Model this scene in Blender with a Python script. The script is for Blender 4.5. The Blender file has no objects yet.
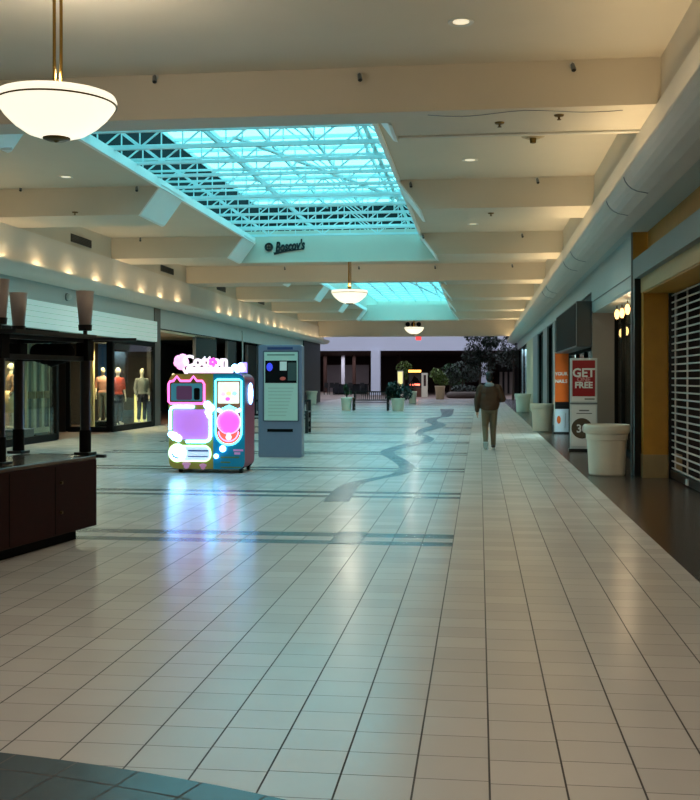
import bpy, bmesh, math, random
from mathutils import Vector, Matrix
random.seed(7)
S = bpy.context.scene
C = S.collection
PI = math.pi
F, CX, HY, H = 1060.0, 350.0, 379.0, 1.63
TH = math.atan((479.5 - CX) / F)
SN, CS = math.sin(TH), math.cos(TH)

# ---------------------------------------------------------------- photo -> place
def ray(px, py):
    r = (px - CX) / F; u = (HY - py) / F
    return Vector((r * CS - SN, r * SN + CS, u))
def on_y(px, py, Y):
    d = ray(px, py); return d * (Y / d.y) + Vector((0, 0, H))
def on_x(px, py, X):
    d = ray(px, py); return d * (X / d.x) + Vector((0, 0, H))
def on_z(px, py, Z=0.0):
    d = ray(px, py); return d * ((Z - H) / d.z) + Vector((0, 0, H))

# ---------------------------------------------------------------- materials
def rgb(r, g, b):
    f = lambda c: (c / 255 / 12.92) if c / 255 <= .04045 else ((c / 255 + .055) / 1.055) ** 2.4
    return (f(r), f(g), f(b), 1)
MATS = {}
def mat(name, col, rough=.5, metal=0, var=.06, scale=6, emit=None, es=0, spec=.5, bump=0, alpha=None):
    m = bpy.data.materials.new(name); m.use_nodes = True
    nt = m.node_tree; p = nt.nodes['Principled BSDF']
    p.inputs['Roughness'].default_value = rough; p.inputs['Metallic'].default_value = metal
    p.inputs['Specular IOR Level'].default_value = spec
    tc = nt.nodes.new('ShaderNodeTexCoord'); nz = nt.nodes.new('ShaderNodeTexNoise')
    nz.inputs['Scale'].default_value = scale; nz.inputs['Detail'].default_value = 4
    nt.links.new(tc.outputs['Object'], nz.inputs['Vector'])
    mx = nt.nodes.new('ShaderNodeMix'); mx.data_type = 'RGBA'
    mx.inputs['A'].default_value = tuple(c * (1 - var) for c in col[:3]) + (1,)
    mx.inputs['B'].default_value = tuple(min(1, c * (1 + var)) for c in col[:3]) + (1,)
    nt.links.new(nz.outputs['Fac'], mx.inputs['Factor'])
    nt.links.new(mx.outputs['Result'], p.inputs['Base Color'])
    if bump:
        b = nt.nodes.new('ShaderNodeBump'); b.inputs['Strength'].default_value = bump
        nt.links.new(nz.outputs['Fac'], b.inputs['Height']); nt.links.new(b.outputs['Normal'], p.inputs['Normal'])
    if emit is not None:
        p.inputs['Emission Color'].default_value = emit; p.inputs['Emission Strength'].default_value = es
    MATS[name] = m
    return m
def glass(name, tint, gloss=.08, rough=.02):
    m = bpy.data.materials.new(name); m.use_nodes = True
    nt = m.node_tree; nt.nodes.clear()
    o = nt.nodes.new('ShaderNodeOutputMaterial'); mx = nt.nodes.new('ShaderNodeMixShader')
    t = nt.nodes.new('ShaderNodeBsdfTransparent'); g = nt.nodes.new('ShaderNodeBsdfGlossy')
    t.inputs['Color'].default_value = tint; g.inputs['Roughness'].default_value = rough
    fr = nt.nodes.new('ShaderNodeLayerWeight'); fr.inputs['Blend'].default_value = .25
    mt = nt.nodes.new('ShaderNodeMath'); mt.operation = 'MULTIPLY'; mt.inputs[1].default_value = gloss * 3
    ad = nt.nodes.new('ShaderNodeMath'); ad.operation = 'ADD'; ad.inputs[1].default_value = gloss * .5
    nt.links.new(fr.outputs['Facing'], mt.inputs[0]); nt.links.new(mt.outputs[0], ad.inputs[0])
    nt.links.new(ad.outputs[0], mx.inputs[0])
    nt.links.new(t.outputs[0], mx.inputs[1]); nt.links.new(g.outputs[0], mx.inputs[2])
    nt.links.new(mx.outputs[0], o.inputs[0])
    return m

def floor_mat(name, tile, dark, arc=True, rough=.24):
    m = bpy.data.materials.new(name); m.use_nodes = True
    nt = m.node_tree; p = nt.nodes['Principled BSDF']; L = nt.links.new
    def mth(op, a, b=None, c=None):
        n = nt.nodes.new('ShaderNodeMath'); n.operation = op
        for i, v in enumerate((a, b, c)):
            if v is None: continue
            if isinstance(v, (int, float)): n.inputs[i].default_value = v
            else: L(v, n.inputs[i])
        return n.outputs[0]
    geo = nt.nodes.new('ShaderNodeNewGeometry'); sp = nt.nodes.new('ShaderNodeSeparateXYZ')
    L(geo.outputs['Position'], sp.inputs[0]); X, Y = sp.outputs[0], sp.outputs[1]
    u = mth('DIVIDE', mth('SUBTRACT', X, .0403), .304)
    iu = mth('FLOOR', u)
    wn0 = nt.nodes.new('ShaderNodeTexWhiteNoise'); wn0.noise_dimensions = '1D'; L(iu, wn0.inputs['W'])
    v = mth('ADD', mth('DIVIDE', mth('SUBTRACT', Y, 4.34), .2663), mth('MULTIPLY', wn0.outputs[0], .22))
    fu = mth('FRACT', u); fv = mth('FRACT', v); iv = mth('FLOOR', v)
    cb = nt.nodes.new('ShaderNodeCombineXYZ'); L(iu, cb.inputs[0]); L(iv, cb.inputs[1])
    wn = nt.nodes.new('ShaderNodeTexWhiteNoise'); wn.noise_dimensions = '2D'; L(cb.outputs[0], wn.inputs['Vector'])
    rnd = wn.outputs[0]
    du = mth('MULTIPLY', mth('MINIMUM', fu, mth('SUBTRACT', 1.0, fu)), .304)
    dv = mth('MULTIPLY', mth('MINIMUM', fv, mth('SUBTRACT', 1.0, fv)), .2663)
    gu = mth('LESS_THAN', du, .0042); gv = mth('MULTIPLY', mth('LESS_THAN', dv, .003), .85)
    g = mth('MAXIMUM', gu, gv)
    # dark cross bands: two rows of dark tile every 4.12 m, between the two side walks
    bx = mth('MULTIPLY', mth('GREATER_THAN', X, -8.32), mth('LESS_THAN', X, -.264))
    ph = mth('MULTIPLY', mth('FRACT', mth('DIVIDE', mth('SUBTRACT', Y, 10.36), 4.12)), 4.12)
    b1 = mth('LESS_THAN', ph, .24)
    b2 = mth('MULTIPLY', mth('GREATER_THAN', ph, .5), mth('LESS_THAN', ph, .78))
    band = mth('MULTIPLY', mth('MULTIPLY', bx, mth('MAXIMUM', b1, b2)), mth('GREATER_THAN', Y, 8.0))
    # foreground ring
    ax = mth('ADD', X, 3.1); ay = mth('ADD', Y, 2.0)
    R = mth('SQRT', mth('ADD', mth('MULTIPLY', ax, ax), mth('MULTIPLY', ay, ay)))
    ring = mth('LESS_THAN', R, 6.49)
    an = mth('MULTIPLY', mth('ARCTAN2', ax, ay), 6.5 / .304)
    fa = mth('FRACT', mth('ADD', an, 100.35)); fr_ = mth('FRACT', mth('DIVIDE', mth('SUBTRACT', 106.49, R), .27))
    ga = mth('LESS_THAN', mth('MINIMUM', fa, mth('SUBTRACT', 1.0, fa)), .016)
    gr = mth('LESS_THAN', mth('MINIMUM', fr_, mth('SUBTRACT', 1.0, fr_)), .02)
    gring = mth('MAXIMUM', ga, gr)
    def mix(f, a, b):
        n = nt.nodes.new('ShaderNodeMix'); n.data_type = 'RGBA'
        for k, q in (('Factor', f), ('A', a), ('B', b)):
            if isinstance(q, tuple): n.inputs[k].default_value = q
            elif isinstance(q, float): n.inputs[k].default_value = q
            else: L(q, n.inputs[k])
        return n.outputs['Result']
    ta = tuple(c * .97 for c in tile[:3]) + (1,); tb = tuple(c * 1.03 for c in tile[:3]) + (1,)
    base = mix(rnd, ta, tb)
    nz = nt.nodes.new('ShaderNodeTexNoise'); nz.inputs['Scale'].default_value = 3; nz.inputs['Detail'].default_value = 6
    L(geo.outputs['Position'], nz.inputs['Vector'])
    base = mix(mth('MULTIPLY', nz.outputs[0], .22), base, tuple(c * .6 for c in tile[:3]) + (1,))
    if arc:
        base = mix(band, base, dark)
        base = mix(ring, base, mix(rnd, tuple(c * 1.5 for c in dark[:3]) + (1,), tuple(c * 1.75 for c in dark[:3]) + (1,)))
        g = mth('ADD', mth('MULTIPLY', ring, gring), mth('MULTIPLY', mth('SUBTRACT', 1.0, ring), g))
    col = mix(g, base, rgb(52, 46, 42))
    L(col, p.inputs['Base Color'])
    ro = mth('ADD', mth('MULTIPLY', g, .4), mth('ADD', rough - .03, mth('MULTIPLY', rnd, .06)))
    L(ro, p.inputs['Roughness'])
    p.inputs['Specular IOR Level'].default_value = .5
    # very slight per-tile tilt and waviness
    bp = nt.nodes.new('ShaderNodeBump'); bp.inputs['Strength'].default_value = .06; bp.inputs['Distance'].default_value = .02
    L(mth('ADD', mth('MULTIPLY', g, -.4), mth('MULTIPLY', nz.outputs[0], .6)), bp.inputs['Height'])
    L(bp.outputs[0], p.inputs['Normal'])
    return m

PAINT = mat('ceiling_paint', rgb(205, 196, 180), .75, var=.04, scale=1.5)
WHITEB = mat('white_board', rgb(238, 240, 236), .6, var=.03)
COVEP = mat('cove_paint', rgb(210, 206, 198), .6, var=.04, scale=1.5)
TEALP = mat('fascia_paint', rgb(178, 190, 188), .45, var=.05, scale=1.2)
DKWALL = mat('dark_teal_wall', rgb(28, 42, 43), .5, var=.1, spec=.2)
DKSTEEL = mat('dark_steel', rgb(30, 34, 36), .6)
ATTIC = mat('attic_grey', rgb(34, 38, 40), .9, spec=.1)
TRUSS = mat('truss_paint', rgb(200, 215, 215), .5, var=.05)
BLACK = mat('black_metal', rgb(14, 14, 15), .35, var=.1)
BLACKM = mat('black_matt', rgb(11, 10, 10), .75, var=.15, spec=.15)
WOOD = mat('dark_cherry_wood', rgb(40, 11, 7), .55, var=.25, scale=9, spec=.12)
COUNTER = mat('counter_laminate', rgb(95, 78, 68), .18, var=.1)
BRASS = mat('brass', rgb(150, 118, 58), .3, 1, var=.1)
OLDBRASS = mat('antique_brass', rgb(110, 88, 48), .4, .9, var=.15)
LILAC = mat('court_white', rgb(205, 206, 222), .6, var=.03, scale=1)
BROWNC = mat('court_brown', rgb(66, 40, 34), .8, var=.15, scale=2)
CREAM = mat('cream_plastic', rgb(226, 216, 194), .45, var=.04)
CREAMW = mat('cream_wall', rgb(196, 184, 156), .6, var=.05)
PINKW = mat('taupe_wall', rgb(148, 132, 122), .6, var=.06, scale=2)
GOLD = mat('golden_plaster', rgb(176, 124, 36), .55, var=.18, scale=5)
TILEB = mat('tan_base_tile', rgb(150, 128, 88), .4, var=.1)
WHITEM = mat('white_metal', rgb(205, 205, 200), .4, var=.05)
GREYM = mat('grey_metal', rgb(120, 124, 126), .35, .4, var=.06)
SLAT = mat('grille_aluminium', rgb(196, 190, 180), .4, 0, var=.06)
BLUEGREY = mat('blue_grey_metal', rgb(122, 134, 156), .35, .1, var=.05)
SOILM = mat('soil', rgb(40, 30, 22), .9, var=.3, scale=30)
LEAF = mat('leaf_green', rgb(40, 74, 38), .5, var=.5, scale=3)
LEAFD = mat('leaf_dark', rgb(22, 40, 26), .5, var=.5, scale=2)
LEAFY = mat('leaf_yellow_green', rgb(90, 110, 40), .5, var=.4, scale=3)
BARK = mat('bark', rgb(70, 58, 46), .9, var=.3, scale=12)
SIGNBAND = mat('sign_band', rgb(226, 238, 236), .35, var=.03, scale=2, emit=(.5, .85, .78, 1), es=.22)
REDM = mat('sign_red', rgb(150, 14, 24), .4, var=.08)
ORANGE = mat('sign_orange', rgb(226, 98, 22), .45, var=.05)
WHITEP = mat('white_print', rgb(225, 220, 214), .5, var=.03)
BROWNP = mat('brown_print', rgb(84, 66, 48), .5)
GREYP = mat('grey_print', rgb(110, 106, 100), .5)
SKIN = mat('skin', rgb(190, 140, 112), .5, var=.05)
HAIR = mat('hair_black', rgb(20, 17, 16), .6, var=.3, scale=60)
JACKET = mat('jacket_brown', rgb(72, 46, 24), .75, var=.15, scale=14, bump=.15)
HOOD = mat('hood_grey', rgb(150, 155, 158), .85, var=.1, scale=25)
PANTS = mat('trousers_khaki', rgb(112, 94, 70), .8, var=.1, scale=18)
SHOE = mat('shoe_dark', rgb(70, 60, 54), .6)
SOLE = mat('sole_white', rgb(205, 210, 205), .6)
MANN = mat('mannequin_white', rgb(232, 218, 190), .4, var=.03)
CLOTHR = mat('cloth_red', rgb(196, 70, 40), .8, var=.15)
CLOTHD = mat('cloth_slate', rgb(58, 60, 66), .85, var=.15)
CLOTHT = mat('cloth_taupe_knit', rgb(150, 112, 78), .9, var=.35, scale=22)
CLOTHC = mat('cloth_cream', rgb(236, 206, 150), .8, var=.06)
CLOTHP = mat('cloth_pink', rgb(226, 160, 140), .8, var=.1)
CLOTHG = mat('cloth_grey_pattern', rgb(140, 140, 132), .8, var=.6, scale=28)
CLOTHK = mat('cloth_black', rgb(22, 20, 22), .8)
CLOTHO = mat('cloth_orange', rgb(216, 96, 30), .8)
BLUEP = mat('poster_blue', rgb(52, 110, 190), .5, var=.25, scale=2)
AQUAP = mat('poster_aqua', rgb(120, 225, 205), .5, var=.2, scale=2)
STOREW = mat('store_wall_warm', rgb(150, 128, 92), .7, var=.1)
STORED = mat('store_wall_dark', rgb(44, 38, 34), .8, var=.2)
STOREF = mat('store_floor_brown', rgb(92, 62, 46), .4, var=.15)
def emis(name, col, s): return mat(name, tuple(min(1, c) for c in col[:3]) + (1,), .4, emit=col, es=s, var=.01)
BOWL = emis('lit_bowl_glass', (1, .9, .7, 1), 1.12)
BULB = emis('warm_bulb', (1, .55, .2, 1), 3.2)
DOWNL = emis('downlight_lens', (1, .86, .62, 1), .75)
N_PINK = emis('neon_pink', (1, .13, .5, 1), 2.6)
N_BLUE = emis('neon_ice_blue', (.11, .45, 1, 1), 22)
N_TEAL = emis('neon_teal', (.12, .9, 1, 1), 4)
N_GREEN = emis('neon_lime', (.6, 1, .5, 1), 2)
N_WHITE = emis('neon_white', (.2, .5, 1, 1), 12)
N_MAG = emis('lit_magenta', (1, .1, .62, 1), 1.3)
N_LIL = emis('lit_lilac_window', (.55, .2, .72, 1), .75)
N_RED = emis('lit_red', (1, .12, .08, 1), 1.1)
N_LET = emis('lit_letter_white', (1, .84, .95, 1), 1.08)
N_LPK = emis('lit_letter_pink', (1, .4, .8, 1), 1.5)
N_PUR = emis('lit_violet', (.32, .2, 1, 1), 2.0)
N_YEL = emis('lit_yellow', (1, .8, .2, 1), 2)
N_SCR = emis('lit_menu_screen', (1, .96, .82, 1), .85)
N_DSCR = emis('dim_teal_screen', (.03, .16, .2, 1), .8)
N_FIRE = emis('orange_light_strip', (1, .42, .08, 1), 3.5)
N_FIRER = emis('red_glow_strip', (1, .2, .12, 1), 3)
N_COOL = emis('cool_lit_panel', (.55, .62, .8, 1), .35)
N_WARM = emis('warm_lit_panel', (.9, .8, .3, 1), .8)
N_BOARD = emis('backlit_board', (.42, .62, .53, 1), .1)
N_BLU2 = emis('screen_blue_glow', (.05, .07, .8, 1), .7)
N_EXIT = emis('exit_red', (1, .06, .06, 1), 1.3)
VOLIVE = mat('machine_olive', rgb(128, 122, 48), .35, var=.06, emit=(.24, .2, .04, 1), es=.28)
VTEAL = mat('machine_teal', rgb(8, 112, 140), .35, var=.06, emit=(0, .14, .24, 1), es=.4)
VSIDE = mat('machine_maroon', rgb(150, 48, 84), .4, var=.06)
PAWP = mat('print_pink', rgb(226, 150, 206), .5, emit=(.7, .3, .6, 1), es=.2)
PRINTY = mat('print_olive', rgb(120, 130, 60), .5)
RUB = mat('rubber', rgb(16, 16, 17), .7)
PANE = glass('shop_glass', (.86, .93, .9, 1), .07)
GLAZE = glass('aqua_skylight_glazing', (.215, .388, .405, 1), .02)
CLEAR = glass('added_skylight_glazing', (.25, .20, .19, 1), .02)  # neutral tint for the added skylight behind the camera
TILE = floor_mat('floor_tile', rgb(196, 191, 184), rgb(60, 68, 72))
RIVER = floor_mat('river_tile', rgb(68, 77, 82), rgb(72, 80, 84), arc=False)
DKFLOOR = mat('dark_brown_floor', rgb(60, 46, 39), .24, var=.25, scale=4, bump=.03)

# ---------------------------------------------------------------- mesh builder
class MB:
    def __init__(s): s.b = bmesh.new()
    def box(s, c, d, rz=0, rx=0):
        r = bmesh.ops.create_cube(s.b, size=1)
        M = Matrix.Translation(Vector(c)) @ Matrix.Rotation(rz, 4, 'Z') @ Matrix.Rotation(rx, 4, 'X') @ Matrix.Diagonal((*d, 1))
        bmesh.ops.transform(s.b, matrix=M, verts=r['verts']); return s
    def bx(s, x0, x1, y0, y1, z0, z1):
        return s.box(((x0 + x1) / 2, (y0 + y1) / 2, (z0 + z1) / 2), (abs(x1 - x0), abs(y1 - y0), abs(z1 - z0)))
    def bar(s, p, q, w, h=None):
        p, q = Vector(p), Vector(q); d = q - p; r = bmesh.ops.create_cube(s.b, size=1)
        M = Matrix.Translation((p + q) / 2) @ d.to_track_quat('Y', 'Z').to_matrix().to_4x4() @ Matrix.Diagonal((w, d.length, h or w, 1))
        bmesh.ops.transform(s.b, matrix=M, verts=r['verts']); return s
    def cyl(s, p, q, r0, r1=None, n=16):
        p, q = Vector(p), Vector(q); d = q - p
        r = bmesh.ops.create_cone(s.b, cap_ends=True, segments=n, radius1=r0, radius2=r0 if r1 is None else r1, depth=d.length)
        M = Matrix.Translation((p + q) / 2) @ d.to_track_quat('Z', 'Y').to_matrix().to_4x4()
        bmesh.ops.transform(s.b, matrix=M, verts=r['verts']); return s
    def ell(s, c, d, n=16, rot=None):
        r = bmesh.ops.create_uvsphere(s.b, u_segments=n, v_segments=max(6, n // 2), radius=1)
        M = Matrix.Translation(Vector(c)) @ (rot or Matrix.Identity(4)) @ Matrix.Diagonal((*d, 1))
        bmesh.ops.transform(s.b, matrix=M, verts=r['verts']); return s
    def cap(s, p, q, r0, r1):
        s.cyl(p, q, r0, r1, 12); s.ell(p, (r0,) * 3, 12); s.ell(q, (r1,) * 3, 12); return s
    def lathe_sharp(s, prof, n=32):
        for (r0, z0), (r1, z1) in zip(prof, prof[1:]):
            A, B = [[s.b.verts.new((q * math.cos(2 * PI * i / n), q * math.sin(2 * PI * i / n), z)) for i in range(n)] for q, z in ((max(r0, 1e-4), z0), (max(r1, 1e-4), z1))]
            for i in range(n): s.b.faces.new((A[i], A[(i + 1) % n], B[(i + 1) % n], B[i]))
        return s
    def lathe(s, prof, n=32, c=(0, 0, 0), closed=False):
        rings = []
        for r, z in prof:
            rings.append([s.b.verts.new((c[0] + r * math.cos(2 * PI * i / n), c[1] + r * math.sin(2 * PI * i / n), c[2] + z)) for i in range(n)])
        K = len(rings)
        for k in range(K if closed else K - 1):
            a, b = rings[k], rings[(k + 1) % K]
            for i in range(n): s.b.faces.new((a[i], a[(i + 1) % n], b[(i + 1) % n], b[i]))
        if not closed:
            for rg in (rings[0], rings[-1]):
                s.b.faces.new(rg)
        return s
    def prism(s, poly, e0, e1, axis='Y'):
        mk = {'Y': lambda a, b, t: (a, t, b), 'X': lambda a, b, t: (t, a, b), 'Z': lambda a, b, t: (a, b, t)}[axis]
        A = [s.b.verts.new(mk(a, b, e0)) for a, b in poly]; B = [s.b.verts.new(mk(a, b, e1)) for a, b in poly]
        n = len(poly); s.b.faces.new(A); s.b.faces.new(B[::-1])
        for i in range(n): s.b.faces.new((A[i], B[i], B[(i + 1) % n], A[(i + 1) % n]))
        return s
    def quad(s, *pts):
        s.b.faces.new([s.b.verts.new(p) for p in pts]); return s
    def tube(s, pts, r, n=8, closed=False):
        pts = [Vector(p) for p in pts]; K = len(pts); rings = []
        for k in range(K):
            a = pts[k - 1] if (k or closed) else pts[k]; b = pts[(k + 1) % K] if (k < K - 1 or closed) else pts[k]
            t = (b - a).normalized(); up = Vector((0, 1, 0)) if abs(t.y) < .9 else Vector((0, 0, 1))
            e = t.cross(up).normalized(); f = e.cross(t)
            rings.append([s.b.verts.new(pts[k] + (e * math.cos(2 * PI * i / n) + f * math.sin(2 * PI * i / n)) * r) for i in range(n)])
        for k in range(K if closed else K - 1):
            a, b = rings[k], rings[(k + 1) % K]
            for i in range(n): s.b.faces.new((a[i], a[(i + 1) % n], b[(i + 1) % n], b[i]))
        if not closed: s.b.faces.new(rings[0]); s.b.faces.new(rings[-1])
        return s
    def build(s, name, m, parent=None, smooth=False, bevel=0, remesh=0):
        bmesh.ops.recalc_face_normals(s.b, faces=s.b.faces)
        me = bpy.data.meshes.new(name); s.b.to_mesh(me); s.b.free()
        me.materials.append(m)
        o = bpy.data.objects.new(name, me); C.objects.link(o)
        if remesh:
            md = o.modifiers.new('r', 'REMESH'); md.mode = 'VOXEL'; md.voxel_size = remesh
            sm = o.modifiers.new('s', 'SMOOTH'); sm.iterations = 3; sm.factor = .5
            dg = bpy.context.evaluated_depsgraph_get(); dg.update()
            nm = bpy.data.meshes.new_from_object(o.evaluated_get(dg)); o.modifiers.clear()
            o.data = nm; nm.name = name
            if not nm.materials: nm.materials.append(m)
            smooth = True
        if bevel:
            md = o.modifiers.new('b', 'BEVEL'); md.width = bevel; md.segments = 3; md.limit_method = 'ANGLE'
        if smooth:
            for p in o.data.polygons: p.use_smooth = True
        if parent: o.parent = parent
        return o
def rrect(x0, x1, z0, z1, r, n=5, r2=None):
    """rounded rectangle outline in (x, z)"""
    pts = []
    r2 = r if r2 is None else r2
    for cx, cz, a0, q in ((x1 - r, z1 - r, 0, r), (x0 + r, z1 - r, 90, r), (x0 + r2, z0 + r2, 180, r2), (x1 - r2, z0 + r2, 270, r2)):
        for i in range(n + 1):
            a = math.radians(a0 + 90 * i / n); pts.append((cx + q * math.cos(a), cz + q * math.sin(a)))
    return pts
def tag(o, label=None, cat=None, group=None, kind=None):
    if label: o['label'] = label
    if cat: o['category'] = cat
    if group: o['group'] = group
    if kind: o['kind'] = kind
    return o
def thing(name, label, cat, loc=(0, 0, 0), rz=0, group=None):
    o = bpy.data.objects.new(name, None); C.objects.link(o); o.empty_display_size = .1
    o.location = loc; o.rotation_euler = (0, 0, rz)
    return tag(o, label, cat, group)
def struct(name, mb, m, parent=None, **k):
    o = mb.build(name, m, parent, **k); o['kind'] = 'structure'; return o
def dup(root, loc, rz=0, label=None, group=None, scale=None):
    def cp(o, par):
        c = o.copy(); C.objects.link(c); c.parent = par
        for ch in KIDS.get(o.name, [x for x in bpy.data.objects if x.parent == o]): cp(ch, c)
        return c
    r = root.copy(); C.objects.link(r); r.location = loc; r.rotation_euler = (0, 0, rz)
    if scale: r.scale = (scale,) * 3
    for ch in [x for x in bpy.data.objects if x.parent == root]: cp(ch, r)
    if label: r['label'] = label
    if group: r['group'] = group
    return r
KIDS = {}
def text(name, s, size, m, parent, loc, rot=(PI / 2, 0, 0), shear=0, ext=.004, align='CENTER', bold=0):
    cu = bpy.data.curves.new(name, 'FONT'); cu.body = s; cu.size = size; cu.extrude = ext; cu.shear = shear
    cu.align_x = align; cu.offset = bold; cu.resolution_u = 3
    t = bpy.data.objects.new('tmp', cu); C.objects.link(t)
    dg = bpy.context.evaluated_depsgraph_get(); dg.update()
    me = bpy.data.meshes.new_from_object(t.evaluated_get(dg)); bpy.data.objects.remove(t)
    me.materials.clear(); me.materials.append(m); me.name = name
    o = bpy.data.objects.new(name, me); C.objects.link(o); o.parent = parent; o.location = loc; o.rotation_euler = rot
    return o
def light(kind, loc, power, col, rot=(0, 0, 0), **k):
    l = bpy.data.lights.new('light', kind); l.energy = power; l.color = col
    for a, v in k.items(): setattr(l, a, v)
    o = bpy.data.objects.new('light_' + kind.lower(), l); C.objects.link(o); o.location = loc; o.rotation_euler = rot
    return o

# ---------------------------------------------------------------- camera, world
cam = bpy.data.cameras.new('camera'); cam.sensor_fit = 'HORIZONTAL'; cam.sensor_width = 36; cam.lens = F / 700 * 36
cam.shift_y = (HY - 400) / 700; cam.clip_end = 500
co = bpy.data.objects.new('camera', cam); C.objects.link(co); co.location = (0, 0, H); co.rotation_euler = (PI / 2, 0, TH)
S.camera = co
w = bpy.data.worlds.new('sky'); S.world = w; w.use_nodes = True
bg = w.node_tree.nodes['Background']; bg.inputs[0].default_value = (.66, .93, 1, 1); bg.inputs[1].default_value = 22.0
S.view_settings.view_transform = 'Standard'; S.view_settings.look = 'None'; S.view_settings.gamma = 1
S.view_settings.exposure = 0; S.view_settings.use_curve_mapping = False

# ---------------------------------------------------------------- setting: floor, ceiling, beams, walls
XL, XR = -11.2, 2.6            # storefront planes
RL, RR = -10.96, 2.36          # recess walls above the coves
CL, CR = -10.9, 2.30           # cove walls
ZC, ZB = 5.85, 5.23
B0, BS, BT = 14.27, 8.2, 1.65
OX0, OX1 = -6.92, -1.70        # skylight opening
struct('floor', MB().bx(XL, 1.75, -14, 86, -.2, 0), TILE)
struct('floor', MB().bx(1.75, 9, -14, 86, -.2, 0), DKFLOOR)
struct('floor', MB().bx(-17, XL, -14, 86, -.2, 0), STOREF)
CF = mat('court_floor', rgb(130, 108, 98), .4, var=.15, scale=1)
for a_ in ((-40.2, 30.2, 86, 140), (-40.2, -17, 73.9, 86), (9, 30.2, 73.9, 86)): struct('floor', MB().bx(*a_, -.2, 0), CF)
# winding river inlaid in the floor
def ribbon(rows):
    def cr(a, b, c, d, t): return .5 * ((2 * b) + (-a + c) * t + (2 * a - 5 * b + 4 * c - d) * t * t + (-a + 3 * b - 3 * c + d) * t ** 3)
    out = []
    for i in range(len(rows) - 1):
        R4 = [rows[max(0, i - 1)], rows[i], rows[i + 1], rows[min(len(rows) - 1, i + 2)]]
        for k in range(6):
            t = k / 6; out.append(tuple(cr(*[r[j] for r in R4], t) for j in range(3)))
    out.append(rows[-1])
    mb = MB(); z0, z1 = 0.0002, .002
    L = [on_z(a, y) for a, b, y in out]; R = [on_z(b, y) for a, b, y in out]
    top = [(mb.b.verts.new((p.x, p.y, z1)), mb.b.verts.new((q.x, q.y, z1))) for p, q in zip(L, R)]
    for (a, b), (c, d) in zip(top, top[1:]): mb.b.faces.new((a, b, d, c))
    return mb
struct('trim_1', ribbon([(323, 349, 502), (334, 356, 490), (346, 364, 483.5), (372, 386, 478), (391, 406, 474), (399, 415, 467.6), (391, 406, 460),
    (381, 395, 454), (383, 397, 450), (397, 416, 445.7), (414, 430, 442), (424, 434, 439), (418, 428, 435.6), (415, 423, 433), (420, 437, 429),
    (432, 446, 425), (424, 437, 421), (430, 440, 418), (441, 451, 416), (440, 454, 409)]), RIVER)
struct('trim_2', MB().quad(*[tuple(on_z(x, y)) [:2] + (.002,) for x, y in ((328, 543.5), (358, 543.5), (367, 532), (338, 532))]), RIVER)

def ceil_piece(x0, x1, y0, y1): struct('ceiling', MB().bx(x0, x1, y0, y1, ZC, ZC + .15), PAINT)
ceil_piece(RL - .3, OX0, -14, 75); ceil_piece(OX1, RR + .3, -14, 75)
ceil_piece(OX0, OX1, -14, -12.5); ceil_piece(OX0, OX1, 4.5, 14.87); ceil_piece(OX0, OX1, 32.32, 39.5); ceil_piece(OX0, OX1, 65.1, 75)
nb = [0]
def trim(mb, m=PAINT, **k):
    nb[0] += 1; return struct(k.pop('name', 'trim_%d' % (nb[0] + 2)), mb, m, **k)
FL = .45
for k in range(-1, 8):
    y = B0 + BS * k
    if k in (-1, 0, 3):
        if k == -1: trim(MB().bx(RL, RR, y, y + BT, ZB, ZC), name='ceiling')
        else:
            trim(MB().bx(RL, RR, y, y + .6, ZB, ZC), name='ceiling')
            trim(MB().prism([(RL, ZB), (OX0 - FL, ZB), (OX0, ZC), (RL, ZC)], y + .6, y + BT), name='ceiling')
            trim(MB().prism([(OX1 + FL, ZB), (RR, ZB), (RR, ZC), (OX1, ZC)], y + .6, y + BT), name='ceiling')
    elif k == 7:
        trim(MB().bx(RL, RR, y, y + .6, 4.52, ZC), name='ceiling')
    else:
        trim(MB().prism([(RL, ZB), (OX0 - FL, ZB), (OX0, ZC), (RL, ZC)], y, y + BT), name='ceiling')
        trim(MB().prism([(OX1 + FL, ZB), (RR, ZB), (RR, ZC), (OX1, ZC)], y, y + BT), name='ceiling')
        if k in (2, 6):   # sloping end panel of the opening
            trim(MB().bx(OX0 - .6, OX1 + .6, y + BT - .08, y + BT, ZB, 6.2), name='ceiling')
for k in range(0, 7):
    y = B0 + BS * k + (.62 if k in (0, 3) else -.05)
    y1 = B0 + BS * k + BT + (.05 if k not in (2, 6) else -.1)
    for sg, x in ((-1, OX0), (1, OX1)):
        a, b2 = x + sg * (FL + .03), x - sg * .0
        trim(MB().prism([(a, ZB - .03), (a - sg * .06, ZB - .01), (b2 - sg * .06, ZC + .02), (b2, ZC)], y, y1), WHITEB)
# thin lighter rails along the edges of the opening
for x in (OX0, OX1):
    for y0, y1 in ((14.87, 32.2), (39.5, 65.0)):
        trim(MB().bx(x - .04, x + .04, y0, y1, ZC - .05, ZC + .14), WHITEB)

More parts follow.
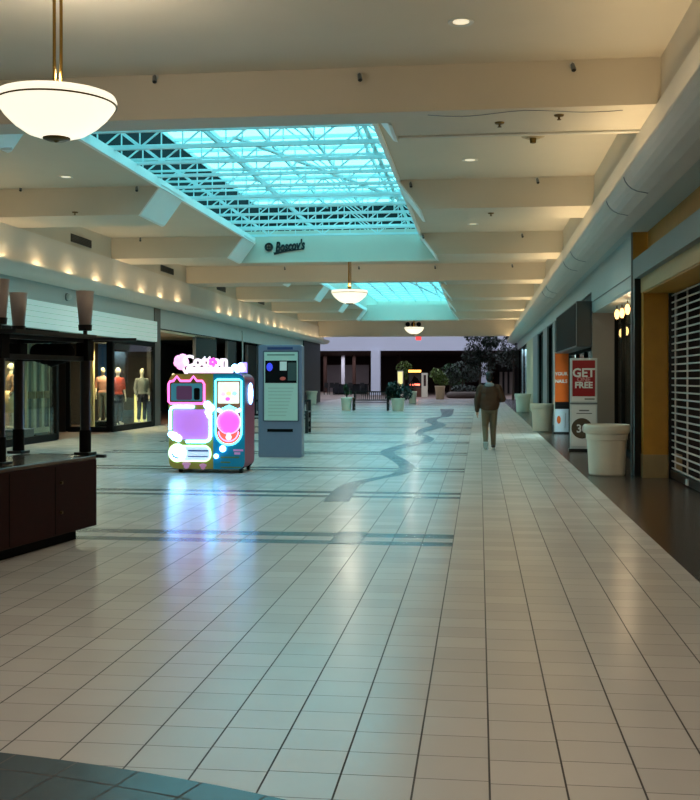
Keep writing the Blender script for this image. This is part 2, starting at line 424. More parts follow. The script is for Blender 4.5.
# recess walls, cove walls, ledges, soffits
YN, YE = -14, 74.0
def mir(x): return -8.6 - x
for side, sg in (('left', -1), ('right', 1)):
    q = (lambda x: x) if sg > 0 else mir
    struct('wall_%s_recess' % side, MB().bx(q(2.36), q(2.66), YN, YE, 5.0, ZC), PAINT)
    struct('wall_%s_cove' % side, MB().bx(q(2.30), q(2.36), YN, YE, 4.1, ZB), COVEP)
    prof = [(1.885, 4.34), (1.885, 4.29), (1.905, 4.235), (1.94, 4.18), (1.99, 4.135), (2.06, 4.10), (2.2, 4.07), (2.42, 4.07), (2.42, 4.12), (2.36, 4.2), (2.0, 4.22), (1.93, 4.27), (1.915, 4.34)]
    trim(MB().prism([(q(a), b) for a, b in prof], YN, YE), COVEP)
    struct('ceiling', MB().bx(q(2.36), q(3.2), YN, YE, 4.12, 4.2), TEALP)
    # joint bands around the ledge
    for y in [B0 + BS * k + dy for k in range(-1, 3) for dy in (0, 1.9)] if sg > 0 else []:
        mb = MB(); pp = prof[1:7]
        mb.prism([(q(a - .008), b - .006) for a, b in pp] + [(q(a + .02), b + .02) for a, b in pp[::-1]], y, y + .03)
        trim(mb, GREYM)
struct('wall_back', MB().bx(-12, 4, -14.2, -14, 0, 6), PAINT)

# cove lights: warm lamps behind the left ledge, strips behind the right one
y = 8.75
while y < 73:
    if not (38.2 < y < 41.9):
        light('POINT', (mir(2.15), y, 4.29), 13, (1, .74, .42), shadow_soft_size=.035)
    y += 2.05
for k in range(-1, 8):
    y = B0 + BS * k + 3
    light('AREA', (2.1, y, 4.3), 46, (1, .74, .40), (PI, 0, 0), shape='RECTANGLE', size=.1, size_y=7.6)

# ---------------------------------------------------------------- skylights
def skylight(idx, x0, x1, y0, y1, zg, wm, pitch, gm=None):
    wn = bpy.data.objects.new('window_%d' % idx, None); C.objects.link(wn); wn['kind'] = 'structure'
    g = MB().bx(x0, x1, y0, y1, zg, zg + .02).build('pane', gm or GLAZE, wn)
    mb = MB(); x = x0
    while x <= x1 + .01: mb.bx(x - .03, x + .03, y0, y1, zg - .1, zg); x += (x1 - x0) / 6
    y = y0
    while y <= y1 + .01: mb.bx(x0, x1, y - .03, y + .03, zg - .08, zg + .0); y += pitch
    mb.build('frame', TRUSS, wn)
    for nm, a in (('west', (x0 - .1, x0, y0, y1)), ('east', (x1, x1 + .1, y0, y1)), ('near', (x0, x1, y0 - .1, y0)), ('far', (x0, x1, y1, y1 + .1))):
        struct('wall_skylight_' + nm, MB().bx(*a, ZC + .15 if idx == 1 else ZC + .02, zg), wm)
    l = light('AREA', ((x0 + x1) / 2, (y0 + y1) / 2, zg - .12), 1, (1, 1, 1), shape='RECTANGLE', size=x1 - x0 - .1, size_y=y1 - y0 - .1)
    l.data.cycles.is_portal = True
skylight(1, -8.05, -.55, 15.0, 38.6, 8.0, ATTIC, 1.37)
skylight(2, OX0, OX1, 39.5, 72.0, 7.0, PAINT, 1.6)
skylight(3, OX0, OX1, -12.4, 4.4, 7.0, PAINT, 1.6, CLEAR)  # unseen skylight behind the camera, added to light the near floor
def make_truss():
    t = thing('roof_truss', 'pale steel lattice truss crossing the aqua skylight opening', 'truss', (-4.3, 30.4, 5.97), 0, 'roof trusses across the first skylight')
    MB().bx(-3.75, 3.75, -.035, .035, 0, .065).build('bottom_chord', TRUSS, t)
    MB().bx(-3.75, 3.75, -.03, .03, .665, .715).build('top_chord', TRUSS, t)
    n = 9; st = 7.5 / n
    for i in range(n):
        a = -3.75 + st * i
        p, qq = ((a, 0, .04), (a + st, 0, .69)) if i % 2 == 0 else ((a, 0, .69), (a + st, 0, .04))
        MB().bar(p, qq, .03).build('web_member', TRUSS, t)
    for i in range(1, n, 1):
        a = -3.75 + st * i
        MB().bar((a, 0, .03), (a, 0, .7), .024).build('web_post', TRUSS, t)
    return t
tr = make_truss()
for k in range(-5, 12):
    if k: dup(tr, (-4.3, 30.4 - 1.37 * k, 5.97))
# sloping sway braces and a conduit under the glazing
br = thing('sway_brace', 'long diagonal pale brace lying across the roof trusses', 'brace', (-3.6, 27, 6.80))
MB().bar((-1.6, -4.8, 0), (1.9, 5, 0), .12, .05).build('bar', TRUSS, br)
for i, x in enumerate((-2.3, -5.6)):
    b = MB().bx(-.04, .04, -10.5, 7.8, 0, .06).build('bridging_bar', TRUSS); b.location = (x, 27, 6.70)
    tag(b, 'straight bridging bar over the trusses on the %s side of the first skylight' % ('right' if i == 0 else 'left'), 'bar')
for i, (x0, x1) in enumerate(((-5.2, -2.2), (-3.3, -2.0))):
    b = MB().bar((x0, 45, 6.88), (x1, 70, 6.88), .1, .05).build('glazing_brace', TRUSS)
    tag(b, 'faint diagonal brace under the second skylight, %s one' % ('longer left' if i == 0 else 'shorter right'), 'brace')

# ---------------------------------------------------------------- pendant lamps
def make_pendant():
    t = thing('pendant_lamp', 'large glowing bowl pendant with brass rods at top left, nearest of three', 'pendant lamp', (-4.32, 10.46, 4.06))
    R = .605
    prof = [(.02, .045), (.16, .05), (.30, .098), (.42, .178), (.52, .275), (.575, .35), (.595, .385), (R, .395), (R + .006, .43), (R - .01, .475),
            (R - .03, .475), (R - .015, .43), (R - .02, .40), (.56, .36), (.5, .285), (.4, .195), (.29, .118), (.16, .07), (.02, .065)]
    MB().lathe(prof, 56, closed=True).build('bowl', BOWL, t, smooth=True)
    MB().lathe([(R + .002, .378), (R + .009, .384), (R + .009, .394), (R, .398), (R - .012, .385)], 56, closed=True).build('band', OLDBRASS, t, smooth=True)
    f = MB().lathe([(.0, 0), (.02, .005), (.03, .016), (.09, .02), (.14, .04), (.14, .056), (0.0, .06)], 24).build('finial', OLDBRASS, t, smooth=True)
    for a in range(3):
        x, y = .045 * math.cos(a * 2.1 + .4), .045 * math.sin(a * 2.1 + .4)
        MB().cyl((x, y, .05), (x, y, 1.75), .017, n=10).build('rod', BRASS, t)
    MB().cyl((0, 0, .44), (0, 0, .62), .06, n=16).build('collar', BRASS, t)
    mb = MB()
    for a in range(3): mb.bar((0, 0, .45), (R * .96 * math.cos(a * 2.094), R * .96 * math.sin(a * 2.094), .462), .02)
    mb.build('spider_arm', OLDBRASS, t)
    MB().lathe([(0, 1.75), (.14, 1.745), (.13, 1.70), (.06, 1.67), (0, 1.67)], 24).build('ceiling_canopy', BRASS, t)
    return t
pl = make_pendant()
dup(pl, (-4.3, 35.06, 4.10), label='glowing bowl pendant hanging past the lettered panel, middle of three', group=None)
p3 = dup(pl, (-4.1, 67.0, 4.42), label='small far bowl pendant under three dark spotlights, furthest of three')
for loc in ((-4.3, 10.46, 4.75), (-4.3, 35.06, 4.75), (-4.1, 67, 5.0)):
    light('POINT', loc, 110, (1, .9, .72), shadow_soft_size=.15)

# ---------------------------------------------------------------- ceiling fittings
def make_down():
    t = thing('recessed_downlight', 'recessed ceiling downlight', 'downlight', (0, 0, 0))
    MB().lathe([(.098, 0), (.15, -.012), (.155, 0), (.155, .01), (.098, .01)], 24, closed=True).build('trim_ring', WHITEM, t)
    MB().lathe([(0, 0), (.098, 0.0), (.098, .006), (0, .006)], 24).build('lens', DOWNL, t)
    return t
dl = None
names = ['front bay', 'first skylight bay', 'second skylight bay', 'bay before the second main beam', 'third skylight bay', 'far skylight bay']
for i, (px, py) in enumerate(((461, 22), (470, 160), (473, 224))):
    p = on_z(px, py, ZC - .002)
    if dl is None: dl = make_down(); dl.location = p; o = dl
    else: o = dup(dl, p)
    o['label'] = 'round lit downlight in the ceiling right of the skylight, %s' % ('nearest, largest of three', 'middle of three', 'furthest of three')[i]
p = on_z(66, 177, ZC - .002); o = dup(dl, p, label='round downlight in the ceiling left of the skylight'); 
for y in (-4, 4, 12.3): light('SPOT', (-.2, y, 5.8), 420, (1, .87, .68), spot_size=math.radians(120), spot_blend=.8, shadow_soft_size=.1)  # nearest right downlight, plus unseen ones behind it added as fill
for y in (-4, 4): light('SPOT', (-8.4, y, 5.8), 110, (1, .87, .68), spot_size=math.radians(120), spot_blend=.8, shadow_soft_size=.1)  # guessed left spots, unseen, added as fill
for y in (20.3, 28.5, 36.7, 44.9, 53.1, 61.3): light('SPOT', (-8.4, y, 5.8), 260, (1, .93, .82), spot_size=math.radians(120), spot_blend=.8, shadow_soft_size=.1)  # left spots along the corridor, added to brighten the floor
for y in (20.3, 28.5, 36.7, 44.9, 53.1, 61.3): light('SPOT', (-.2, y, 5.8), 320, (1, .87, .68), spot_size=math.radians(120), spot_blend=.8, shadow_soft_size=.1)  # right row carried on past the modelled downlights, added for floor brightness

def make_spot():
    t = thing('beam_spotlight', 'x', 'spotlight')
    MB().cyl((0, 0, 0), (0, -.03, 0), .05, n=14).build('base_plate', WHITEM, t)
    MB().tube([(0, -.02, 0), (0, -.07, .01), (0, -.1, -.03)], .014).build('arm', GREYM, t)
    MB().cyl((.0, -.1, -.02), (0.02, -.15, -.13), .035, .045, 14).build('head', GREYM, t); MB().cyl((.02, -.151, -.132), (.021, -.156, -.142), .036, n=14).build('lens', BLACK, t)
    return t
sp0 = None
SPOTS = [(0, 156, 77, 'nearest main beam, left one'), (0, 360, 75, 'nearest main beam, middle one'), (0, 572, 65, 'nearest main beam, right one'),
    (1, 22, 187, 'second beam, far left end'), (1, 143, 187, 'second beam, by the left flared end'), (1, 405, 183, 'second beam, by the right flared end'), (1, 537, 179, 'second beam, right part'),
    (2, 141, 238, 'third beam, left part'), (2, 419, 235, 'third beam, by the right flared end'), (2, 522, 234, 'third beam, right part'),
    (3, 285, 267, 'main beam below the black lettering, left one'), (3, 359, 266.5, 'main beam below the black lettering, middle one'), (3, 435, 266, 'main beam below the black lettering, third from left'), (3, 512, 264.5, 'main beam below the black lettering, right one'),
    (4, 446, 283, 'fourth skylight beam, right part')]
for k, px, py, wh in SPOTS:
    p = on_y(px, py, B0 + BS * k); p.z = max(p.z, ZB + .18)
    if k in (1, 2) and px in (405, 419): p.x += .12
    if k in (1,) and px == 143: p.x -= .12
    if sp0 is None: sp0 = make_spot(); sp0.location = p; o = sp0
    else: o = dup(sp0, p)
    o['label'] = 'small dark spotlight on the ' + wh; o.scale = (.75,) * 3
t = thing('track_spotlight', 'black ball spotlight on the end bulkhead, left of three in a row', 'spotlight', on_y(408, 324.5, B0 + BS * 7) , 0, None)
MB().cyl((0, 0, 0), (0, -.14, 0), .04, n=10).build('arm', BLACK, t)
MB().ell((0, -.24, 0), (.16, .14, .16), 14).build('head', BLACKM, t, smooth=True)
for px, wd in ((413.5, 'middle'), (419, 'right')):
    dup(t, on_y(px, 324.5, B0 + BS * 7), label='black ball spotlight on the end bulkhead, %s of three in a row' % wd)
t = thing('exit_sign', 'small red lit sign hanging under the end bulkhead beside the far pendant', 'exit sign', on_y(418.5, 336, B0 + BS * 7 + .3))
MB().box((0, 0, -.16), (.36, .08, .24)).build('lit_case', N_EXIT, t)
MB().box((0, 0, .04), (.05, .05, .2)).build('hanger', BLACK, t)
def make_sprinkler():
    t = thing('sprinkler_head', 'x', 'sprinkler')
    MB().lathe([(0, 0), (.07, 0), (.06, -.02), (.015, -.03), (.015, -.06), (.0, -.06)], 14).build('body', OLDBRASS, t)
    MB().cyl((0, 0, -.06), (0, 0, -.068), .03, n=12).build('deflector', OLDBRASS, t)
    return t
sk = None
for px, py, z, wd in ((499.5, 122.5, ZB, 'under the nearest beam right of the skylight'), (559, 115, ZB, 'under the nearest beam near the right cove'), (75, 212, ZB, 'under the second beam on the left'), (491, 213, ZB, 'under the second beam right of the skylight')):
    p = on_z(px, py, z); p.z -= .0
    if sk is None: sk = make_sprinkler(); sk.location = p; o = sk
    else: o = dup(sk, p)
    o['label'] = 'tiny brass sprinkler head ' + wd
t = thing('smoke_detector', 'round beige smoke detector on the ceiling behind the nearest beam', 'smoke detector', on_z(533, 135, ZC))
MB().lathe([(0, 0), (.2, 0), (.2, -.03), (.12, -.06), (0, -.06)], 20).build('base', TILEB, t)
MB().lathe([(0, -.06), (.06, -.06), (.05, -.14), (0, -.15)], 14).build('sensor', OLDBRASS, t)
pts = []
for i in range(15):
    a = i / 14; x = -.7 + 2.6 * a
    pts.append((x, 14.45 + .1 * math.sin(a * 9), ZB - .007 - .008 * abs(math.sin(a * 7))))
c = MB().tube(pts, .005).build('loose_cable', GREYM); tag(c, 'thin loose cable looping under the nearest ceiling beam on the right', 'cable')
# added rods drawing the back-edge line and light strip of the nearest beam
for x0, x1, wd in ((-1.2, 2.3, 'right'), (-10.9, -7.2, 'left')):
    b = MB().cyl((x0, 15.7, ZB - .02), (x1, 15.7, ZB - .02), .02, n=8).build('beam_edge_rod', WHITEM); tag(b, 'thin added rod drawing the back edge of the nearest beam on the %s of the skylight' % wd, 'beam edge rod')
# recess vent grilles
v0 = None
for px, py, wd in ((81, 241, 'nearest of the four'), (167, 270, 'second of the four'), (221, 288.5, 'third of the four'), (261, 302, 'furthest of the four')):
    p = on_x(px, py, RL)
    if v0 is None:
        v0 = thing('vent_grille', 'x', 'vent', p)
        MB().bx(0, .02, -.75, .75, -.11, .11).build('frame', BLACK, v0)
        mb = MB()
        for i in range(5): mb.bx(.02, .035, -.72, .72, -.09 + i * .04, -.07 + i * .04)
        mb.build('louvre', DKSTEEL, v0); o = v0
    else: o = dup(v0, p)
    o['label'] = 'dark vent grille high on the left wall above the cove, ' + wd

# lettering on the end panel of the first skylight
pc = on_y(285, 247, B0 + BS * 2 + BT - .08)
t = thing('shop_sign', 'black script shop lettering with round emblem on the pale aqua ceiling panel', 'sign', (pc.x, pc.y - .03, pc.z))
o = text('lettering', "Boscov's", .42, BLACK, t, (.16, 0, -.11), rot=(PI / 2, -.08, 0), shear=.3, ext=.02, bold=.016); o.scale = (.62, 1, 1)
MB().prism([(-.36, -.17), (-.33, -.24), (.1, -.14), (.55, -.09), (.55, -.06), (.1, -.10)], -.02, .02).build('underline', BLACK, t)
e = MB().lathe([(.07, -.02), (.135, -.02), (.135, .02), (.07, .02)], 24, closed=True).build('emblem', BLACK, t); e.location = (-.50, 0, 0); e.rotation_euler = (PI / 2, 0, 0)
MB().bx(-.014, .014, -.1, .1, -.01, .01).bx(-.1, .1, -.014, .014, -.01, .01).build('emblem_cross', BLACK, e)

# ================================================================ LEFT SIDE SHOPS
def yl(px, X=XL):
    return on_x(px, HY, X).y
YA1 = yl(56); YB0 = yl(112); YB1 = yl(153); YP = yl(160)
struct('wall_left', MB().bx(XL - .3, XL, -14, 22.0, 0, 4.12), TEALP)
struct('wall_left', MB().bx(XL - .3, XL, 22.0, YP, 2.9, 4.12), TEALP)         # fascia over windows
struct('wall_left', MB().bx(XL - .25, XL + .02, YB1 + .1, YP, 0, 4.1), mat('pier_brown', rgb(70, 62, 52), .4))
struct('wall_left', MB().bx(XL - .3, XL, YP, 74, 3.42, 4.12), TEALP)
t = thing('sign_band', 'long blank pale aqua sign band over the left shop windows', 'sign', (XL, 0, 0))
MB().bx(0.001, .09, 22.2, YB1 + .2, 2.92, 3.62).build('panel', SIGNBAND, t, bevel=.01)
mb = MB()
for i in range(1, 5): mb.bx(.09, .093, 22.2, YB1 + .2, 2.92 + i * .14, 2.925 + i * .14)
mb.build('panel_groove', GREYP, t)
t = thing('dome_camera', 'small dome camera on the fascia above the pale sign band', 'camera', on_x(66.5, 297, XL) - Vector((.03, 0, 0)))
MB().cyl((0, 0, 0), (.06, 0, 0), .11, n=18).build('base', GREYM, t); MB().ell((.09, 0, 0), (.09, .085, .085), 16).build('dome', WHITEM, t, smooth=True)
# store interiors
def shell(x0, x1, y0, y1, z1, m, floor=None):
    struct('wall_shop_back', MB().bx(x0 - .1, x0, y0, y1, 0, z1), m)
    struct('wall_shop_side', MB().bx(x0, x1, y0 - .1, y0, 0, z1), m)
    struct('wall_shop_side', MB().bx(x0, x1, y1, y1 + .1, 0, z1), m)
    struct('ceiling', MB().bx(x0, x1, y0, y1, z1, z1 + .1), m)
shell(-15.4, XL - .01, 21.9, YP - .02, 2.9, STOREW)
wi = [3]
def window(y0, y1, z0, z1, X, frame=.09, posts=(), axis='Y', sign=1, x_rng=None):
    wi[0] += 1
    wn = bpy.data.objects.new('window_%d' % wi[0], None); C.objects.link(wn); wn['kind'] = 'structure'
    mb = MB()
    if axis == 'Y':
        MB().bx(X - .01, X + .01, y0, y1, z0, z1).build('pane', PANE, wn)
        mb.bx(X - .05, X + .05, y0, y1, z0 - .02, z0 + frame).bx(X - .05, X + .05, y0, y1, z1 - frame, z1)
        for y in (y0, *posts, y1): mb.bx(X - .05, X + .05, y - frame / 2, y + frame / 2, z0, z1)
    else:
        x0, x1 = x_rng
        MB().bx(x0, x1, y0 - .01, y0 + .01, z0, z1).build('pane', PANE, wn)
        mb.bx(x0, x1, y0 - .05, y0 + .05, z0 - .02, z0 + frame).bx(x0, x1, y0 - .05, y0 + .05, z1 - frame, z1)
        for x in (x0, *posts, x1): mb.bx(x - frame / 2, x + frame / 2, y0 - .05, y0 + .05, z0, z1)
    mb.build('frame', BLACKM, wn)
    return wn
window(22.0, YA1, .02, 2.9, XL, .16)
window(YB0, YB1, .02, 2.9, XL, .16, posts=())
window(YB0, 0, .02, 2.9, XL, .14, axis='X', x_rng=(-12.6, XL - .09))
window(YA1, 0, .02, 2.9, XL, .12, axis='X', x_rng=(-12.4, XL - .09))
# dark panel and warm wooden jamb of the entrance
struct('wall_entrance', MB().bx(-13.4, -12.66, YB0 - .06, YB0 + .05, 0, 2.88), BLACK)
struct('door_1', MB().bx(-13.52, -13.42, YB0 - .25, YB0 - .1, 0, 2.7), mat('warm_oak_jamb', rgb(170, 96, 36), .4, var=.2))
# glass doors with brass rails behind the first window
t = bpy.data.objects.new('door_2', None); C.objects.link(t); t['kind'] = 'structure'; t.location = (-12.45, 0, 0)
mb = MB(); pb = MB()
ys = [yl(p, -12.45) for p in (26, 34, 42, 51)]
for a, b in zip(ys, ys[1:]):
    mb.bx(-.03, .03, a, a + .1, .1, 2.7).bx(-.03, .03, b - .1, b, .1, 2.7).bx(-.03, .03, a, b, .1, .25)
    pb.bx(.0, .06, a + .05, b - .05, 1.08, 1.28)
mb.build('stile', CREAMW, t); pb.build('push_rail', BRASS, t)
MB().bx(-.2, -.15, ys[0] - .2, ys[-1] + .1, 0, 2.8).build('panel', mat('door_blue_grey', rgb(46, 62, 66), .4), t)
# display floor plinths, mannequins
def mann(loc, rz, label, top, bottom, tk='top', bk='trousers', sc=1.0, hood=False, skirt=False):
    t = thing('mannequin', label, 'mannequin', loc, rz)
    b = MB()
    b.ell((0, 0, 1.70), (.075, .095, .115), 16).cap((0, .01, 1.48), (0, 0, 1.62), .055, .05)
    b.ell((0, -.09, 1.68), (.018, .02, .03), 8)
    b.ell((0, 0, 1.33), (.175, .105, .19)).ell((0, 0, 1.12), (.135, .09, .14)).ell((0, 0, .95), (.165, .11, .13))
    for s in (-1, 1):
        b.cap((s * .17, 0, 1.43), (s * .235, .03, 1.14), .052, .04).cap((s * .235, .03, 1.14), (s * .22, -.08, .90), .038, .026)
        b.ell((s * .215, -.10, .84), (.022, .035, .05), 10)
        for f in range(4): b.cap((s * .215 + (f - 1.5) * .014, -.11, .80), (s * .215 + (f - 1.5) * .014, -.10, .735 - (.01 if f in (0, 3) else 0)), .009, .007)
        b.cap((s * .195, -.12, .84), (s * .185, -.145, .79), .010, .008)
        b.cap((s * .09, 0, .92), (s * .095, -.01, .5), .085, .058).cap((s * .095, -.01, .5), (s * .1, .03, .09), .056, .038)
        b.ell((s * .105, -.05, .045), (.042, .12, .04), 12)
    b.build('body', MANN, t, remesh=.014)
    c = MB(); c.ell((0, 0, 1.32), (.19, .122, .21)).ell((0, 0, 1.2), (.172, .118, .2)).ell((0, 0, 1.1), (.155, .11, .18)).ell((0, 0, .98), (.18, .125, .08))
    for s in (-1, 1):
        c.cap((s * .17, 0, 1.43), (s * .235, .03, 1.14), .068, .056)
        if hood: c.cap((s * .235, .03, 1.14), (s * .222, -.06, .95), .054, .045)
    c.build(tk, top, t, remesh=.016)
    c = MB()
    if skirt:
        c.lathe([(0, 1.04), (.16, 1.04), (.19, .9), (.2, .45), (.19, .44), (0, .44)], 24)
        c.build(bk, bottom, t, smooth=True)
    else:
        c.ell((0, 0, .94), (.178, .122, .13))
        for s in (-1, 1): c.cap((s * .09, 0, .9), (s * .095, -.01, .5), .098, .072).cap((s * .095, -.01, .5), (s * .1, .03, .16), .07, .062)
        c.build(bk, bottom, t, remesh=.016)
    MB().cyl((0, 0, -.005), (0, 0, .012), .2, n=20).build('stand_base', GREYM, t)
    t.scale = (sc,) * 3
    return t
mx = on_x(11, HY, -11.9)
t = thing('display_plinth', 'dark grey plinth under the cream-skirted mannequin', 'plinth', (-11.9, mx.y, 0)); MB().bx(-.4, .4, -.5, .5, 0, .33).build('block', DKSTEEL, t, bevel=.01); MB().bx(-.41, .41, -.51, .51, .33, .35).build('top', GREYM, t)
mann((-11.9, mx.y, .36), -.9, 'mannequin in taupe knit top and long cream skirt behind the kiosk posts', CLOTHT, CLOTHC, 'knit_top', 'skirt', .93, True, True)
my = on_x(118, HY, -11.85)
t = thing('display_plinth', 'low grey plinth under the mannequin in a red top', 'plinth', (-11.85, my.y, 0)); MB().bx(-.4, .5, -.6, .7, 0, .1).build('block', GREYM, t, bevel=.01)
mann((-11.85, my.y, .11), .9, 'mannequin in red top and slate trousers in the big left window', CLOTHR, CLOTHD, 'red_top', 'trousers', 1.05)
my = Vector((-11.55, 35.4, 0))
t = thing('display_plinth', 'low grey plinth under the mannequin in a patterned coat', 'plinth', (-11.55, my.y, 0)); MB().bx(-.3, .25, -.28, .28, 0, .1).build('block', GREYM, t, bevel=.01)
mann((-11.55, my.y, .11), .7, 'mannequin in grey patterned coat and dark trousers beside the yellow lit panel', CLOTHG, CLOTHK, 'coat', 'trousers', 1.04, True)
t = thing('light_panel', 'yellow lit panel at the right end of the big left window', 'light panel', (-11.76, my.y + .5, 0)); MB().bx(-.22, .22, -.04, .04, .12, 1.1).build('lit_face', N_WARM, t); MB().bx(-.24, .24, -.07, .07, .0, .12).build('foot', BLACK, t)
pr = on_y(103, HY, YB0 + .7)
t = thing('display_plinth', 'black plinth under the mannequin in a pink top', 'plinth', (pr.x, pr.y, 0)); MB().bx(-.3, .35, -.28, .3, 0, .3).build('block', BLACKM, t, bevel=.01)
mann((pr.x, pr.y, .31), .2, 'mannequin in pink top and grey trousers in front of the blue poster', CLOTHP, CLOTHG, 'pink_top', 'trousers', .93)
a = on_y(97, HY, YB0 + 1.2).x; b_ = on_y(109, HY, YB0 + 1.2).x
t = thing('hanging_poster', 'tall blue poster behind the pink-topped mannequin', 'poster', (0, YB0 + 1.3, 0)); MB().bx(a, b_, -.015, .015, 1.35, 2.75).build('print', BLUEP, t); MB().cyl((a, 0, 2.76), (b_, 0, 2.76), .02).cyl((a + .05, 0, 2.76), (a + .05, 0, 2.9), .008, n=6).cyl((b_ - .05, 0, 2.76), (b_ - .05, 0, 2.9), .008, n=6).build('rail', GREYM, t)
a = on_y(85, HY, YB0 + .3).x; b_ = on_y(94, HY, YB0 + .3).x
mb = MB(); n = 15
pts = [(a + (b_ - a) * i / n, .05 * math.sin(i * 2.2)) for i in range(n + 1)]
mb.prism(pts + [(x, y + .02) for x, y in pts[::-1]], .06, 2.8, 'Z'); o = mb.build('display_drape', CLOTHC); o.location = (0, YB0 + .3, 0)
tag(o, 'long cream drape hanging in the left shop window beside the kiosk post', 'drape')
# window spots; the area lights are added to warm the interiors
def wspot(x, y, p=90): light('SPOT', (x, y, 2.8), p * 3.5, (1, .78, .45), (0, 0, 0), spot_size=math.radians(95), spot_blend=.6, shadow_soft_size=.05)
wspot(-11.55, mx.y - .4, 60); wspot(-11.5, on_x(118, HY, -11.85).y - .3, 70); wspot(-11.5, my.y - .3, 40); wspot(pr.x + .2, YB0 + .35, 90); light('AREA', (-12.6, 33.6, 2.86), 170, (1, .82, .55), size=1.6); light('AREA', (-12.3, 25.4, 2.86), 40, (1, .85, .6), size=1.2); wspot(-12.9, 27.0, 40); wspot(-12.2, 25.5, 25)

# second left shop: open front with bulkhead glass
YQ0, YQ1 = YP, yl(215)
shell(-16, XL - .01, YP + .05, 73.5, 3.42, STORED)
struct('ceiling', MB().bx(-15.9, XL - .02, YP + .1, YP + 8, 3.3, 3.38), CREAMW)
struct('wall_shop_screen', MB().bx(-14.6, -14.5, YP + .2, YP + 7, 0, 3.3), STOREW)
light('AREA', (-13, YP + 3, 3.2), 120, (1, .85, .6), size=1.5)
p = on_x(165, HY, -11.75); p.y += .95; p.x -= .25
mann((-11.7, p.y, .01), .6, 'mannequin in black coat with orange scarf beside the brown pier', CLOTHK, CLOTHD, 'coat', 'trousers', 1.02, True)
def pan(px0, px1, z0, z1, m, wd, name='shopfront_screen', dx=-.02):
    y0, y1 = yl(px0), yl(px1)
    t = thing(name, wd, 'panel', (XL + dx, y0, 0)); MB().bx(-.06, .0, 0, y1 - y0, z0, z1).build('face', m, t); MB().bx(-.1, .02, -.05, 0, 0, z1).build('frame_upright', GREYM, t); MB().bx(-.1, .02, y1 - y0, y1 - y0 + .05, 0, z1).build('frame_upright', GREYM, t)
pan(196, 216, .05, 3.35, DKWALL, 'dark teal shopfront panel above the lit machine, left one')
pan(228, 236, .05, 3.35, DKWALL, 'dark teal shopfront panel above the lit machine, right narrow one')
pan(248, 257, .05, 3.3, BLACKM, 'black shopfront panel between the machine and the directory')
struct('wall_left', MB().bx(XL - .1, XL - .02, yl(258), yl(302), 0, 3.42), DKWALL)
t = thing('slim_post', 'thin white post behind the top of the lit machine', 'post', on_x(242.5, HY, XL + .1) - Vector((0, 0, H))); MB().cyl((0, 0, 0), (0, 0, 3.9), .035, n=10).build('pole', WHITEM, t); MB().cyl((0, 0, 0), (0, 0, .02), .12, n=14).build('foot', WHITEM, t); MB().bx(-.1, .02, -.02, .02, 3.86, 3.9).build('wall_clip', WHITEM, t)
struct('wall_left', MB().bx(-12.2, XL + .06, yl(303), 73.9, 0, 4.1), DKWALL)

# ================================================================ RIGHT SIDE SHOPS
def yr(px, X=XR): return on_x(px, HY, X).y
Y0 = 18.45
struct('wall_right', MB().bx(3.2, 3.4, -14, 8.5, 0, 4.12), GOLD)
struct('wall_right', MB().bx(2.82, 3.2, -14, Y0 - .05, 3.5, 4.12), GOLD)            # recessed gold fascia
trim(MB().bx(2.58, 2.9, -14, Y0 - .02, 3.31, 3.645), mat('teal_grey_beam', rgb(108, 118, 116), .5, var=.04))
trim(MB().bx(2.68, 3.2, -14, Y0 - .05, 3.07, 3.31), mat('cream_lintel', rgb(176, 152, 104), .55, var=.06))
trim(MB().bx(2.70, 3.2, -14, Y0 - .06, 3.045, 3.07), GOLD)
trim(MB().bx(2.58, 2.69, Y0 - .24, Y0 + .0, 0, 3.31), BLACK)
trim(MB().bx(2.585, 2.86, Y0 - .03, Y0 + .01, 3.31, 4.12), GOLD)
trim(MB().bx(2.56, 2.60, Y0 + .0, Y0 + .07, 0, 4.12), GREYM)
struct('wall_pier', MB().bx(2.69, 3.14, 17.98, Y0, .38, 3.07), GOLD)
struct('baseboard_right', MB().bx(2.68, 3.31, 17.965, Y0, 0, .38), TILEB)
# rolling grille
t = thing('rolling_grille', 'closed aluminium rolling grille across the dark shop on the right', 'shutter', (3.14, 8.6, 0))
mb = MB(); L_ = 17.93 - 8.6
for i in range(26): mb.bx(-.008, .008, 0, L_, .16 + i * .113, .16 + i * .113 + .024)
mb.build('bar', SLAT, t)
mb = MB(); y = L_ - .3
while y > 0: mb.bx(-.012, .012, y - .008, y + .008, .16, 3.02); y -= 1.0
mb.build('link', SLAT, t)
MB().bx(-.03, .03, 0, L_, .02, .14).build('bottom_rail', BLACK, t)
MB().bx(-.05, .05, L_, L_ + .045, 0, 3.04).build('guide_channel', BLACK, t)
MB().bx(-.05, -.03, L_ - 1.55, L_ - 1.4, .03, .12).build('lock', WHITEM, t)
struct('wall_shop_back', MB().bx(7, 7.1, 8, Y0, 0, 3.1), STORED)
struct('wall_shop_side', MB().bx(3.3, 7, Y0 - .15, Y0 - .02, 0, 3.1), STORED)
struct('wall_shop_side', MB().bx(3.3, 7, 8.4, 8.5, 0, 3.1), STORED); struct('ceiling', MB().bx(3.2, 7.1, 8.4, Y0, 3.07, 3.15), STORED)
# shelving seen dimly through the grille
for i in range(3):
    t = thing('shop_shelf', 'dim shelving unit behind the rolling grille, %s' % ('nearest', 'middle one', 'furthest by the gold pier')[i], 'shelf', (5.2, 11.5 + i * 2.2, 0))
    mb = MB()
    for k in range(5): mb.bx(-.3, .3, -.9, .9, .1 + k * .45, .13 + k * .45)
    mb.build('board', GREYM, t)
    MB().bx(.3, .33, -.9, .9, 0, 2.1).build('back', BROWNP, t)
light('AREA', (5.0, 14.5, 3.0), 45, (1, .9, .75), size=1)

